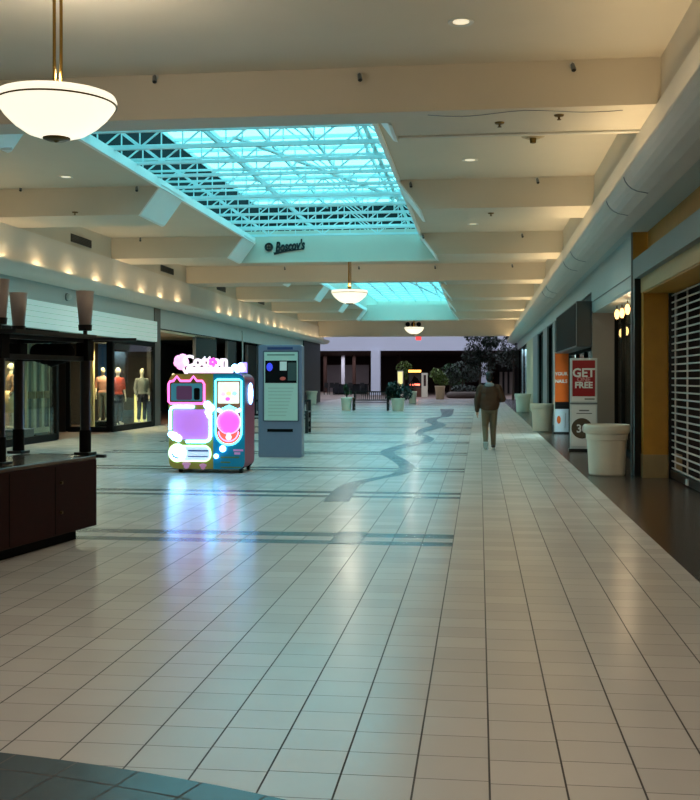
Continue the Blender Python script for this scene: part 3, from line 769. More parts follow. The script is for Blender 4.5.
# recessed shop beyond the black frame
YW = 25.1
struct('wall_right', MB().bx(2.6, 2.9, Y0 + .07, YW, 3.2, 4.12), TEALP)
trim(MB().bx(2.59, 2.605, Y0 + .07, YW, 3.405, 3.425), BLACK)
struct('wall_right', MB().bx(2.6, 3.2, YW, YW + .2, 0, 3.2), PINKW)
struct('ceiling', MB().bx(2.61, 7, Y0 + .07, YW, 3.16, 3.2), TEALP); struct('ceiling', MB().bx(3.2, 7, YW, 30.2, 3.16, 3.2), TEALP)
window(Y0 + .1, YW, .02, 3.16, 3.15, .07, posts=(20.2, 22.0, 23.9))
struct('wall_shop_back', MB().bx(6.5, 6.6, Y0, 30.2, 0, 3.2), DKWALL)
struct('wall_shop_side', MB().bx(3.1, 6.6, 30.1, 30.2, 0, 3.2), DKWALL); struct('wall_shop_side', MB().bx(3.1, 3.2, YW + .2, 30.1, 0, 3.2), DKWALL)
ch = None
for i, (px, py) in enumerate(((617, 309), (622, 301), (627.5, 306), (621, 333), (626.5, 331))):
    p = on_x(px, py, 2.82 + .05 * (i % 2) if i < 3 else 3.42 + .05 * (i % 2))
    p.z = min(p.z, 2.97)
    if ch is None:
        ch = thing('glass_pendant', 'x', 'pendant lamp', p)
        MB().lathe([(.0, -.10), (.04, -.1), (.075, -.05), (.085, .02), (.05, .08), (0.02, .1), (0, .1)], 18).build('shade', BULB, ch, smooth=True)
        MB().cyl((0, 0, .09), (0, 0, .16), .022, n=10).build('socket', OLDBRASS, ch)
        MB().cyl((0, 0, .15), (0, 0, 3.14 - p.z), .007, n=6).build('cord', BLACK, ch); o = ch
    else: o = dup(ch, p)
    for c in [x for x in bpy.data.objects if x.parent == o and x.name.startswith('cord')]:
        c.data = c.data.copy(); zt = 3.16 - p.z
        for v in c.data.vertices:
            if v.co.z > .16: v.co.z = zt
    if i < 3: o.scale = (.62, .62, 1)
    o['label'] = 'warm glowing glass pendant in the shop by the black frame, ' + ('upper row, left', 'upper row, middle and highest', 'upper row, right', 'lower pair, left', 'lower pair, right')[i]
for q_ in ((2.9, 21.2, 2.75), (3.45, 23.6, 2.3)): light('POINT', q_, 14, (1, .74, .45), shadow_soft_size=.08)
# projecting dark box and shop below
t = thing('shopfront_box', 'dark grey projecting box over the shop entrance above the standing signs', 'shop canopy', (2.25, YW + .1, 0))
MB().bx(0, .385, .02, 6.6, 2.38, 3.45).build('casing', mat('box_dark_grey', rgb(64, 68, 68), .4), t, bevel=.01)
MB().bx(-.01, 0, .2, 6.5, 2.42, 3.41).build('side_panel', BLACKM, t)
struct('wall_right', MB().bx(2.6, 2.9, YW, 73.8, 3.66, 4.12), TEALP); struct('wall_right', MB().bx(2.6, 3.2, YW, YW + .2, 3.2, 3.66), TEALP)
struct('wall_right', MB().bx(2.64, 2.9, YW + .2, 31.8, 2.38, 3.66), DKWALL)
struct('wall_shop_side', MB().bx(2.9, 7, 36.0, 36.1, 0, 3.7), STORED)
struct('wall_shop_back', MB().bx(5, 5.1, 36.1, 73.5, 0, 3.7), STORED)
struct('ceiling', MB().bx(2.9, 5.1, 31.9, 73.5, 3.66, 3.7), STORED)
window(YW + .3, 31.8, .02, 2.38, 2.66, .07, posts=(27.2, 29.4))
def post_r(px0, px1, z0, z1, m): struct('wall_right', MB().bx(2.6, 2.85, yr(px0), yr(px1), z0, z1), m)
GFR = mat('grey_frame', rgb(128, 140, 140), .4)
post_r(555, 552.5, 0, 3.66, GFR); post_r(547, 543, 0, 3.66, GFR); post_r(537.5, 533, 0, 3.66, GFR); post_r(533, 526.5, 0, 3.66, CREAMW)
struct('wall_right', MB().bx(2.66, 2.8, 31.9, yr(555), 0, 3.66), DKWALL)
window(yr(552.5), yr(547), .02, 3.66, 2.72, .06); window(yr(543), yr(537.5), .02, 3.66, 2.72, .06); window(yr(526.5), 73.4, .02, 3.66, 2.72, .1, posts=(66,))
y0, y1 = on_x(543.5, HY, 2.9).y, on_x(537, HY, 2.9).y
t = thing('window_poster', 'tall aqua poster in the right shop window past the orange sign', 'poster', (2.9, y0, 0)); MB().bx(0, .03, .0, y1 - y0, .3, 3.5).build('print', AQUAP, t); MB().bx(-.01, .04, .2, y1 - y0 + .05, .2, .3).bx(-.01, .04, .5, .6, .0, .2).build('stand', BLACK, t)
light('AREA', (2.8, (y0 + y1) / 2 - 1, 3.6), 60, (.8, 1, .95), size=.4)
t = thing('window_board', 'white board high in the right shop window beside the grey frames', 'board', (2.9, on_x(552.5, HY, 2.9).y, 0)); MB().bx(0, .03, 0, 3.2, 2.5, 3.5).build('face', WHITEP, t); MB().bx(.0, .02, .8, .84, 3.5, 3.66).build('hanger', BLACK, t)

# ================================================================ STANDING OBJECTS, RIGHT
def make_tub():
    t = thing('planter_tub', 'x', 'planter')
    prof = [(0, 0), (.285, 0), (.30, .02), (.335, .62), (.345, .625), (.35, .70), (.365, .715), (.385, .76), (.385, .83), (.37, .86), (.35, .86), (.34, .83), (.335, .72), (0, .72)]
    prof = [(0, 0), (.285, 0), (.30, .02), (.33, .60), (.345, .605), (.35, .69), (.352, .70), (.372, .725), (.388, .775), (.388, .83), (.375, .86), (.35, .86), (.34, .83), (.335, .72), (0, .72)]
    MB().lathe_sharp(prof, 48).build('pot', CREAM, t, smooth=True)
    MB().lathe([(0, .70), (.335, .70), (.33, .735), (0, .745)], 32).build('soil', SOILM, t)
    return t
tub = make_tub(); p = on_z(606.5, 476.5); tub.location = (p.x + .04, p.y + .3, 0); tub['label'] = 'cream round planter tub beside the black door frame, nearest of the row'
p = on_z(543, 431.5); dup(tub, (p.x, p.y + .3, 0), label='cream planter tub in front of the orange sign stand, middle of the row')
p = on_z(524.0, 412); dup(tub, (p.x - .05, p.y + .2, 0), label='cream planter tub furthest along the right shop row', scale=1.05)

def stand(label, loc, rz, w, h, zsplit, top_m, low_m, texts, extra=None):
    t = thing('sign_stand', label, 'sign stand', loc, rz)
    MB().bx(-w / 2, w / 2, -.09, .09, .05, h).build('case', WHITEM, t, bevel=.012)
    MB().bx(-w / 2 - .03, w / 2 + .03, -.14, .14, 0, .06).build('foot', BLACK, t)
    return t
# red and white one
pb_ = on_z(584, 451.5); pr_ = 24.3 / F
st = stand('tall white sign stand with red poster reading GET FREE behind the nearest tub', (pb_.x, pb_.y + .12, 0), -.05, .60, 2.10, 1.1, REDM, WHITEP, None)
MB().bx(-.25, .25, -.1, -.088, 1.24, 2.05).build('red_poster', REDM, st)
text('lettering', 'GET', .27, WHITEP, st, (0, -.101, 1.68), ext=.002, bold=.008)
text('lettering', 'ONE', .14, mat('sign_pale', rgb(206, 140, 140), .5), st, (0, -.101, 1.575), ext=.002, bold=.004)
text('lettering', 'FREE', .19, WHITEP, st, (0, -.101, 1.43), ext=.002, bold=.007)
MB().bx(-.27, .27, -.1, -.088, 1.13, 1.235).bx(-.27, .27, -.1, -.088, .12, 1.04).build('white_poster', WHITEP, st)
MB().bx(-.3, .3, -.1, -.085, 1.06, 1.10).build('divider', GREYM, st)
MB().bx(.02, .24, -.104, -.099, 1.165, 1.195).bx(-.1, .12, -.104, -.099, .905, .935).bx(-.16, .18, -.104, -.099, .845, .865).build('small_print', GREYP, st)
o = MB().cyl((-.04, -.1, .52), (-.04, -.106, .52), .23, n=36).build('round_mark', BROWNP, st)
text('lettering', '30', .25, WHITEP, st, (-.04, -.107, .43), ext=.002, bold=.006)
# orange one
po = on_z(565, 434)
so = stand('tall sign stand with orange panel and white lettering behind the red one', (po.x, po.y + .12, 0), 0, .62, 2.42, 1, ORANGE, WHITEP, None)
MB().bx(-.29, .29, -.1, -.088, .95, 2.40).build('orange_panel', ORANGE, so)
text('lettering', 'YOUR', .135, WHITEP, so, (-.11, -.101, 1.74), ext=.002, bold=.004)
text('lettering', 'NAILS', .135, WHITEP, so, (-.11, -.101, 1.52), ext=.002, bold=.004)
MB().bx(-.29, .29, -.1, -.088, .74, .95).build('dark_strip', BLACK, so)
MB().bx(-.29, .29, -.1, -.088, .06, .74).build('white_panel', mat('white_blue_print', rgb(205, 218, 226), .5), so)
MB().ell((-.18, -.1, .42), (.06, .006, .12), 14).ell((.17, -.1, .42), (.07, .006, .13), 14).build('orange_mark', ORANGE, so)
MB().bar((0, -.1, .18), (.02, -.1, .62), .05, .008).build('bottle_print', GREYP, so)

# ================================================================ PERSON
pp = on_z(489.5, 449)
per = thing('person', 'person in brown jacket with grey hood and khaki trousers walking away', 'person', (pp.x, pp.y, 0))
b = MB()
hz = 1.67
b.ell((0.0, .02, hz), (.078, .098, .118), 20).ell((0, .045, hz - .06), (.06, .07, .07), 14)
b.cap((0, 0, 1.47), (0, .015, 1.6), .06, .055)
b.ell((0, .122, hz - .015), (.014, .02, .028), 8); b.ell((0, .105, hz - .065), (.03, .014, .012), 8)
for s in (-1, 1): b.ell((s * .08, .01, hz - .01), (.012, .024, .035), 8); b.ell((s * .03, .108, hz + .015), (.014, .01, .009), 8)
b.ell((0, 0, 1.33), (.19, .115, .2)).ell((0, 0, 1.1), (.16, .105, .16)).ell((0, 0, .96), (.175, .12, .13))
def hand(base, d, side, curl):
    base = Vector(base); d = Vector(d).normalized(); up = Vector((0, 1, 0)) if abs(d.y) < .7 else Vector((0, 0, 1))
    e = d.cross(up).normalized(); f = e.cross(d)
    b.cap(base, base + d * .07, .03, .036)
    for k in range(4):
        o = base + d * .085 + f * (k - 1.5) * .02
        ln = (.04, .05, .045, .035)[k]
        k1 = o + d * ln; k2 = k1 + (d * .7 + e * side * curl).normalized() * ln * .8
        b.cap(o - d * .03, k1, .0105, .0095).cap(k1, k2, .0095, .008)
    th0 = base + d * .02 + f * .03; th1 = th0 + (f * .6 + d * .7).normalized() * .045
    b.cap(th0, th1, .013, .011).cap(th1, th1 + (d * .9 + f * .1) * .032, .011, .009)
# left arm hanging, right arm bent in front
la = [(-.2, 0, 1.42), (-.29, -.03, 1.13), (-.285, .04, .88)]
ra = [(.2, 0, 1.42), (.31, .0, 1.16), (.2, .24, 1.12)]
for A, sd in ((la, 1), (ra, -1)):
    b.cap(A[0], A[1], .058, .045).cap(A[1], A[2], .043, .03)
    hand(A[2], Vector(A[2]) - Vector(A[1]), sd, .6)
# legs in stride: left leg behind with heel raised, right leg planted
ll = [(-.095, 0, .93), (-.1, .03, .52), (-.09, -.20, .16)]
rl = [(.095, 0, .93), (.085, .08, .5), (.09, .06, .085)]
for A in (ll, rl): b.cap(A[0], A[1], .09, .06).cap(A[1], A[2], .058, .04)
b.ell((-.09, -.17, .09), (.036, .05, .07), 12); b.ell((.09, .13, .05), (.045, .13, .04), 12)
b.build('body', SKIN, per, remesh=.0085)
c = MB()
c.ell((0, .0, 1.33), (.235, .16, .2)).ell((0, .0, 1.2), (.24, .165, .26)).ell((0, .0, 1.05), (.24, .165, .2)).ell((0, .0, .96), (.215, .15, .1)).ell((0, 0, 1.46), (.15, .11, .08)).cyl((0, 0, .9), (0, 0, 1.0), .17, n=20)
for A in (la, ra): c.cap(A[0], A[1], .088, .075).cap(A[1], Vector(A[1]).lerp(Vector(A[2]), .92), .074, .056)
c.build('jacket', JACKET, per, remesh=.014)
c = MB(); c.ell((0, -.075, 1.49), (.115, .06, .055), 18).ell((0, -.02, 1.52), (.105, .09, .03), 18); c.build('hood', HOOD, per, remesh=.01)
c = MB(); c.ell((0, 0, .92), (.185, .13, .12))
for A in (ll, rl): c.cap(A[0], A[1], .105, .076).cap(A[1], Vector(A[1]).lerp(Vector(A[2]), .93), .075, .058)
c.build('trousers', PANTS, per, remesh=.013)
c = MB(); c.ell((0, .0, hz + .03), (.09, .108, .105), 18).ell((0, -.045, hz - .03), (.082, .07, .08), 16); c.build('hair', HAIR, per, remesh=.01)
c = MB(); c.cap((-.09, -.20, .14), (-.09, -.13, .045), .064, .056).ell((.09, .1, .065), (.052, .15, .05), 14).build('shoes', SHOE, per, remesh=.009)
so_ = MB().box((-.09, -.235, .095), (.095, .03, .2), rx=.55).build('sole', SOLE, per, bevel=.012)
MB().box((.09, .1, .016), (.1, .29, .03)).build('sole', SOLE, per, bevel=.012)

# ================================================================ KIOSK
kr = math.atan2(-.2, 1.43)
kx, ky = -3.95, 10.62
kt = thing('kiosk_cart', 'dark wood retail cart with black posts and brown lamp shades at the left edge', 'kiosk', (kx, ky, 0), kr)
W_, D_ = .78, 2.6
# local: x to the left is negative, y toward the camera negative, corner at origin
MB().bx(-W_, 0, -D_, 0, .11, .80).build('cabinet', WOOD, kt, bevel=.008)
MB().bx(-W_ + .1, -.1, -D_ + .1, -.25, 0, .11).build('toe_kick', BLACKM, kt)
MB().bx(-W_ - .05, .0, -D_ - .05, .0, .80, .84).build('countertop', COUNTER, kt, bevel=.012)
MB().bx(-W_ + .1, .085, .0, .06, .81, .845).build('side_shelf', BLACK, kt, bevel=.01)
for y in (-.82, -1.6):
    MB().bx(-.001, .004, y - .003, y + .003, .13, .78).build('door_gap', BLACKM, kt)
for z in (.62, .33):
    o = MB().cyl((0, -.72, z), (.022, -.72, z), .015, n=12).build('knob', OLDBRASS, kt, smooth=False)
posts = [(-.10, -.06), (-.88, -.06), (-.20, -1.45), (-.90, -1.45)]
for x, y in posts:
    s = MB().cyl((x, y, .84), (x, y, 2.02), .05, n=18).build('post', BLACK, kt)
    MB().cyl((x, y, .845), (x, y, 1.10), .06, n=18).build('post_sleeve', BLACKM, s)
    MB().box((x, y, .86), (.17, .17, .03)).build('post_foot', BLACK, s, bevel=.005)
    MB().cyl((x, y, 2.04), (x, y, 2.17), .022, n=10).build('lamp_stem', BLACK, kt)
    MB().cyl((x, y, 2.13), (x, y, 2.19), .066, .072, 20).build('lamp_cup', BLACK, kt)
    MB().lathe([(.0, 2.19), (.062, 2.19), (.094, 2.54), (.086, 2.54), (.055, 2.2), (.0, 2.2)], 28, c=(x, y, 0)).build('lamp_shade', mat('shade_brown_grey', rgb(190, 178, 173), .5), kt, smooth=True)
mb = MB()
for a, b2 in ((0, 1), (2, 3), (0, 2), (1, 3)):
    for z in (2.03, 1.84): mb.bar((*posts[a], z), (*posts[b2], z), .05, .05)
mb.build('top_frame', BLACK, kt)
MB().bar((-.06, -.05, 2.04), (.40, .1, 2.04), .04, .03).build('arm', BLACK, kt)
MB().bx(-.82, .0, -1.5, 0, 2.045, 2.085).build('canopy_rail', BLACK, kt)
for x, y in posts: MB().box((x, y, 1.93), (.13, .13, .22)).build('corner_block', BLACKM, kt)
c = MB(); 
for i in range(5): c.ell((-.22 - i * .08, -.23, 1.875 + .012 * abs(i - 2)), (.09, .10, .125 - .012 * abs(i - 2)), 14)
o = c.build('bundled_cover', BLACKM, None, remesh=.015); o.parent = None; o.location = (kx, ky, 0); o.rotation_euler = (0, 0, kr)
tag(o, 'bulky black bundled cover hanging from the kiosk frame between the posts', 'cover')

# ================================================================ VENDING MACHINE
vm = thing('cotton_candy_machine', 'bright neon cotton candy vending machine standing in the middle walkway', 'vending machine', (-4.69, 17.95, 0))
U = 18.4 / F
def vx(px): return (px - 207) * U
def vz(py): return (473 - py) * U
D2 = .78
# body: olive left, teal right
mb = MB(); mb.prism(rrect(vx(168), vx(245.5), vz(469), vz(374), .13), 0.005, D2); mb.build('body', VSIDE, vm, smooth=False)
def front(poly, m, name, y=-.004, th=.012): return MB().prism(poly, y - th, y + .004).build(name, m, vm)
L1 = [p for p in rrect(vx(168), vx(213.5) + .3, vz(469), vz(374), .13) if p[0] <= vx(213.5)]
front([(vx(213.5), vz(374))] + L1 + [(vx(213.5), vz(469))], VOLIVE, 'left_panel')
R1 = rrect(vx(213.5) - .3, vx(245.5), vz(469), vz(374), .13)
R1 = [p for p in R1 if p[0] >= vx(213.5)]
iz = [i for i, p in enumerate(R1) if p[1] > vz(420)]; lo = [p for p in R1 if p[1] <= vz(420)]; hi = [p for p in R1 if p[1] > vz(420)]
front(lo + hi + [(vx(213.5), vz(374)), (vx(213.5), vz(469))], VTEAL, 'right_panel')
def neon(name, m, pts, r=.012, closed=True, y=-.035, par=None): return MB().tube([(a, y, b) for a, b in pts], r, 8, closed).build(name, m, par or vm, smooth=True)
# cat-eared screen
cat = [(vx(168), vz(402)), (vx(168), vz(384)), (vx(169.5), vz(381.5)), (vx(173), vz(381)), (vx(176.5), vz(376.5)), (vx(180), vz(381)), (vx(190), vz(381)), (vx(193.5), vz(376.5)), (vx(197), vz(381)), (vx(202.5), vz(381)), (vx(204.5), vz(384)), (vx(204.5), vz(401)), (vx(203), vz(403.5)), (vx(170), vz(403.5))]
neon('cat_frame_tube', N_PINK, cat, .02)
s_ = front([(a * .97 + vx(186) * .03, b * .96 + vz(392) * .04) for a, b in cat], mat('frame_plum', rgb(90, 40, 80), .4), 'cat_frame')
MB().prism(rrect(vx(170.5), vx(202.5), vz(401), vz(383.5), .03), -.03, -.014).build('screen', N_DSCR, vm)
MB().prism(rrect(vx(176), vx(192), vz(400), vz(386), .03), -.036, -.03).build('screen_picture', mat('screen_mauve', rgb(60, 36, 62), .3, emit=(.12, .05, .12, 1), es=.5), vm)
MB().prism(rrect(vx(194), vx(200), vz(400), vz(388), .03), -.036, -.03).build('screen_figure', BLACKM, vm)
# lilac window
MB().prism(rrect(vx(172.5), vx(209), vz(439.5), vz(409.5), .05), -.026, -.014).build('lilac_window', N_LIL, vm)
neon('window_tube', N_BLUE, [(vx(169.5), vz(430)), (vx(169.5), vz(411)), (vx(171), vz(408)), (vx(174), vz(407)), (vx(194), vz(407))], .022, False)
neon('window_tube', N_BLUE, [(vx(211), vz(415)), (vx(211), vz(436)), (vx(209.5), vz(440)), (vx(206), vz(441.5)), (vx(186), vz(441.5))], .022, False)
def puff(name, lst, m, y=-.04):
    mb = MB()
    for px, py, r in lst: mb.ell((vx(px), y, vz(py)), (r * U, .03, r * U), 14)
    mb.build(name, m, vm, smooth=True)
puff('cloud_light', [(208, 405, 4), (211.5, 408, 4), (209, 412, 3.5), (210, 416, 2.5)], N_WHITE)
puff('cloud_light', [(170.5, 434.5, 3.2), (174, 436.5, 4), (178, 438.5, 3.6)], N_WHITE)
# pill with smile
MB().prism(rrect(vx(171), vx(210), vz(460), vz(447), .1), -.03, -.014).build('pill_panel', N_LIL if False else mat('pill_white', rgb(220, 225, 240), .4, emit=(.5, .75, 1, 1), es=.8), vm)
neon('pill_tube', N_GREEN, rrect(vx(170), vx(211), vz(461), vz(446), .11), .014)
MB().lathe([(0, -.01), (7.5 * U, -.01), (7.5 * U, .012), (0, .012)], 28).build('smile_disc', N_WHITE, vm)
o = [x for x in bpy.data.objects if x.name.startswith('smile_disc')][0]; o.rotation_euler = (PI / 2, 0, 0); o.location = (vx(177), -.04, vz(453))
neon('smile_tube', N_GREEN, [(vx(177) + 8.6 * U * math.cos(a * PI / 12), vz(453) + 8.6 * U * math.sin(a * PI / 12)) for a in range(24)], .014)
neon('smile_mark', mat('smile_dark', rgb(40, 70, 110), .4), [(vx(172), vz(453.5)), (vx(173.5), vz(456.5)), (vx(177), vz(458)), (vx(179), vz(458))], .014, False, -.058)
MB().bx(vx(188), vx(209), -.036, -.03, vz(451.5), vz(450)).bx(vx(188), vx(208), -.036, -.03, vz(457), vz(456)).build('pill_print', mat('print_blue', rgb(60, 90, 190), .4), vm)
def paw(px, py, s):
    mb = MB(); mb.ell((vx(px), -.016, vz(py + 1)), (2.3 * U * s, .008, 2 * U * s), 12)
    for k in (-1.5, -.5, .5, 1.5): mb.ell((vx(px + k * 1.6 * s), -.016, vz(py - 2 * s + abs(k) * .7)), (1 * U * s, .007, 1.2 * U * s), 8)
    mb.build('paw_print', PAWP, vm, smooth=True)
paw(186, 465.5, 1.3); paw(203, 466.5, 1.1)
# teal frame with menu and pink head
arch = [(vx(216), vz(381)), (vx(218), vz(379.5)), (vx(240), vz(379.5)), (vx(242.5), vz(381))] + [(vx(229.3 + 13.2 * math.cos(a)), vz(431.5 + 13.2 * math.sin(a))) for a in [i * PI / 12 for i in range(13)]]
neon('arch_tube', N_TEAL, arch, .016)
MB().prism([(vx(229.3) + (a - vx(229.3)) * .93, vz(412) + (b - vz(412)) * .97) for a, b in arch], -.022, -.014).build('arch_panel', mat('arch_brown', rgb(120, 72, 50), .4, emit=(.3, .1, .04, 1), es=.3), vm)
MB().prism(rrect(vx(218.5), vx(240), vz(403.5), vz(382), .02), -.034, -.02).build('menu_screen', N_SCR, vm)
for px, py, m in ((224, 394, N_LPK), (229.5, 393.5, N_YEL), (235.5, 393.5, N_TEAL), (223, 399, N_GREEN), (228.5, 399, N_MAG)):
    MB().ell((vx(px), -.036, vz(py)), (2.6 * U, .006, 2.0 * U), 12).build('menu_icon', m, vm, smooth=True)
MB().ell((vx(229.5), -.02, vz(422)), (11.3 * U, .09, 11.3 * U), 28).build('pink_dome', N_MAG, vm, smooth=True)
neon('dome_ring', N_LPK, [(vx(229.5) + 11.6 * U * math.cos(a * PI / 16), vz(422) + 11.6 * U * math.sin(a * PI / 16)) for a in range(32)], .013, True, -.03)
puff('crown_light', [(224, 409, 1.6), (227, 408, 2), (230, 407, 2.2), (233, 408, 2), (236, 409, 1.6)], N_TEAL)
puff('cloud_light', [(219.5, 410, 2), (221.5, 411, 1.8), (238, 411, 1.8), (240.5, 410, 2)], N_WHITE)
front([(vx(229.3 + 11.5 * math.cos(a)), vz(432 + 11.5 * math.sin(a))) for a in [i * PI / 12 for i in range(13)]], N_RED, 'face_lower', -.022)
puff('snout_light', [(229.5, 437, 3), (229.5, 434, 2)], N_LET); 
neon('face_arc', N_LPK, [(vx(229.3 + 10 * math.cos(a)), vz(431 + 10 * math.sin(a))) for a in [i * PI / 12 for i in range(13)]], .01, False, -.04)
puff('bubble_light', [(223.5, 448.5, 3.3)], N_WHITE); puff('bubble_light', [(216.8, 456, 2.4)], N_WHITE)
for x0, x1, y in ((221, 240, 457), (221, 231, 462), (221, 242, 467)): MB().bx(vx(x0), vx(x1), -.02, -.014, vz(y + .8), vz(y - .6)).build('small_print', PRINTY, vm)
MB().bx(vx(234), vx(244), -.02, -.014, vz(451), vz(449)).bx(vx(235), vx(241), -.02, -.014, vz(454.3), vz(452)).build('pink_print', PAWP, vm)
# side capsule light
MB().ell((vx(245.5) + .01, .42, vz(394)), (.03, .14, .19), 18).build('side_light', N_WHITE, vm, smooth=True)
# roof sign
def sgn(mb_, name, m): return mb_.build(name, m, vm, smooth=True)
mb = MB(); y = .12
for px, py, r in ((176, 360, 5), (180, 358.5, 5), (182, 362, 4.5), (178, 365, 5), (174.5, 363, 4)): mb.ell((vx(px), y, vz(py)), (r * U, .05, r * U), 14)
sgn(mb, 'sign_puff', N_LPK); MB().bar((vx(180), y, vz(368)), (vx(184), y, vz(374.5)), .04, .04).build('sign_stick', N_LET, vm)
MB().bx(vx(184), vx(232), y - .03, y + .03, vz(373.2), vz(367.2)).build('sign_board', N_LET, vm, bevel=.01)
text('sign_lettering', 'Cotton', 13.5 * U * 1.15, N_LET, vm, (vx(204), y - .04, vz(366.2)), ext=.02, bold=.012)
text('sign_lettering', 'CANDY', 6.2 * U, N_LPK, vm, (vx(208), y - .035, vz(372.8)), ext=.004, bold=.002)
mb = MB()
for a in range(5): mb.ell((vx(212) + 2.6 * U * math.cos(a * 1.2566), y - .075, vz(362) + 2.6 * U * math.sin(a * 1.2566)), (2 * U, .012, 2 * U), 10)
sgn(mb, 'sign_flower', N_MAG)
MB().bx(vx(239), vx(246), y - .01, y + .03, vz(374), vz(362.5)).build('sign_violet_block', N_PUR, vm, bevel=.01)
mb = MB()
for px, py, r in ((234, 367, 3), (237, 370, 3), (240, 366, 3), (242, 369, 2.6)): mb.ell((vx(px), y - .05, vz(py)), (r * U, .02, r * U), 12)
sgn(mb, 'sign_star', N_WHITE)
MB().bx(vx(186), vx(246), y - .02, y + .02, vz(374.6), vz(372.5)).build('sign_bracket', GREYM, vm)
cs = None
for px in (178.5, 240.5):
    for yy in (.09, D2 - .1):
        c = MB().cyl((vx(px) - .025, yy, .052), (vx(px) + .025, yy, .052), .052, n=20).build('caster', RUB, vm)
        MB().bx(vx(px) - .045, vx(px) + .045, yy - .05, yy + .05, .085, .13).build('caster_plate', BLACKM, vm)

# ================================================================ DIRECTORY
dr = thing('directory_kiosk', 'tall blue-grey mall directory with lit panel beside the neon machine', 'directory', (-4.12, 21.7, 0))
U2 = 22 / F
def dx(px): return (px - 278.8) * U2
def dz(py): return (457 - py) * U2
MB().prism(rrect(dx(256.8), dx(301), 0, dz(344.5), .04), 0, .32).build('body', BLUEGREY, dr, bevel=.01)
MB().prism(rrect(dx(261.5), dx(298.5), dz(421), dz(350), .03), -.012, 0).build('display_frame', mat('display_frame', rgb(78, 92, 104), .3), dr)
MB().bx(dx(263), dx(297), -.02, -.012, dz(420), dz(351.5)).build('lit_board', N_BOARD, dr)
MB().bx(dx(264), dx(296), -.024, -.02, dz(382.5), dz(360)).build('picture', BLACKM, dr)
MB().ell((dx(268.5), -.024, dz(366.5)), (3.2 * U2, .006, 4.2 * U2), 16).build('blue_picture', N_BLU2, dr, smooth=True)
MB().bx(dx(279), dx(286), -.028, -.024, dz(370), dz(361)).build('bright_picture', mat('pict_light', rgb(160, 190, 180), .4, emit=(.4, .5, .5, 1), es=.4), dr)
MB().ell((dx(282), -.026, dz(378)), (3 * U2, .006, 1.8 * U2), 12).build('red_picture', mat('pict_red', rgb(140, 60, 50), .4, emit=(.3, .08, .06, 1), es=.5), dr, smooth=True)
MB().bx(dx(287), dx(295.5), -.028, -.024, dz(380), dz(362)).build('green_picture', mat('pict_green', rgb(50, 80, 76), .4), dr)
mb = MB()
for i in range(9): mb.bx(dx(267), dx(293 - (i * 37 % 9)), -.023, -.02, dz(388 + i * 3.4), dz(387.2 + i * 3.4))
MB().bx(dx(266), dx(294), -.023, -.02, dz(355), dz(353.6)).build('header_line', mat('dir_head', rgb(110, 140, 128), .5), dr); mb.build('text_line', mat('dir_text', rgb(160, 190, 175), .5), dr)
MB().bx(dx(266), dx(292), -.008, 0, dz(431.5), dz(428.5)).build('slot', BLACKM, dr)
MB().bx(dx(266), dx(292), -.006, 0, dz(349), dz(346.5)).build('header_plate', mat('dir_blue', rgb(40, 70, 120), .4), dr)

# ================================================================ BENCHES & PLANTS
def make_bench():
    t = thing('bench', 'x', 'bench'); Wb = 1.85
    for s in (-1, 1):
        x = s * (Wb / 2 - .04)
        m = MB(); m.bx(x - .045, x + .045, -.32, -.24, 0, .64).bx(x - .045, x + .045, .22, .30, 0, .98).bx(x - .05, x + .05, -.36, .28, .62, .67).bx(x - .03, x + .03, -.28, .26, .34, .42).bx(x - .03, x + .03, -.28, .26, .12, .17)
        m.build('end_frame', BLACK, t, bevel=.006)
    m = MB()
    for i in range(5): m.bx(-Wb / 2, Wb / 2, -.3 + i * .11, -.22 + i * .11, .42, .45)
    m.build('seat', BLACK, t)
    MB().bx(-Wb / 2, Wb / 2, .23, .29, .93, 1.0).bx(-Wb / 2, Wb / 2, .23, .29, .5, .56).build('back_rail', BLACK, t)
    for i in range(17):
        x = -Wb / 2 + .12 + i * (Wb - .24) / 16
        MB().bx(x - .022, x + .022, .245, .275, .55, .94).build('back_slat', BLACK, t)
    return t
bn = make_bench(); p = on_z(371, 410.5); bn.location = (p.x, p.y, 0); bn['label'] = 'black slatted bench between two plant pots in front of the white column'
bn.rotation_euler = (0, 0, 0)
p = on_z(310, 433); dup(bn, (p.x - .98, p.y + .25, 0), 0, label='black bench half hidden behind the directory')

def foliage(centres, n, size, seed, spread=1):
    rnd = random.Random(seed); mb = MB()
    for i in range(n):
        cx, cy, cz, rx, ry, rz = rnd.choice(centres)
        while True:
            v = Vector((rnd.uniform(-1, 1), rnd.uniform(-1, 1), rnd.uniform(-1, 1)))
            if .15 < v.length < 1: break
        v = v.normalized() * v.length ** .5
        p = Vector((cx + v.x * rx, cy + v.y * ry, cz + v.z * rz))
        R = Matrix.Rotation(rnd.uniform(0, 6.3), 3, 'Z') @ Matrix.Rotation(rnd.uniform(-1.1, 1.1), 3, 'X')
        s = size * rnd.uniform(.6, 1.3)
        q = [R @ Vector(c) * s + p for c in ((0, -1, 0), (.4, -.2, .12), (0, 1, -.1), (-.4, -.2, .12))]
        a = [mb.b.verts.new(k) for k in q]
        mb.b.faces.new((a[0], a[1], a[2])); mb.b.faces.new((a[0], a[2], a[3]))
    return mb
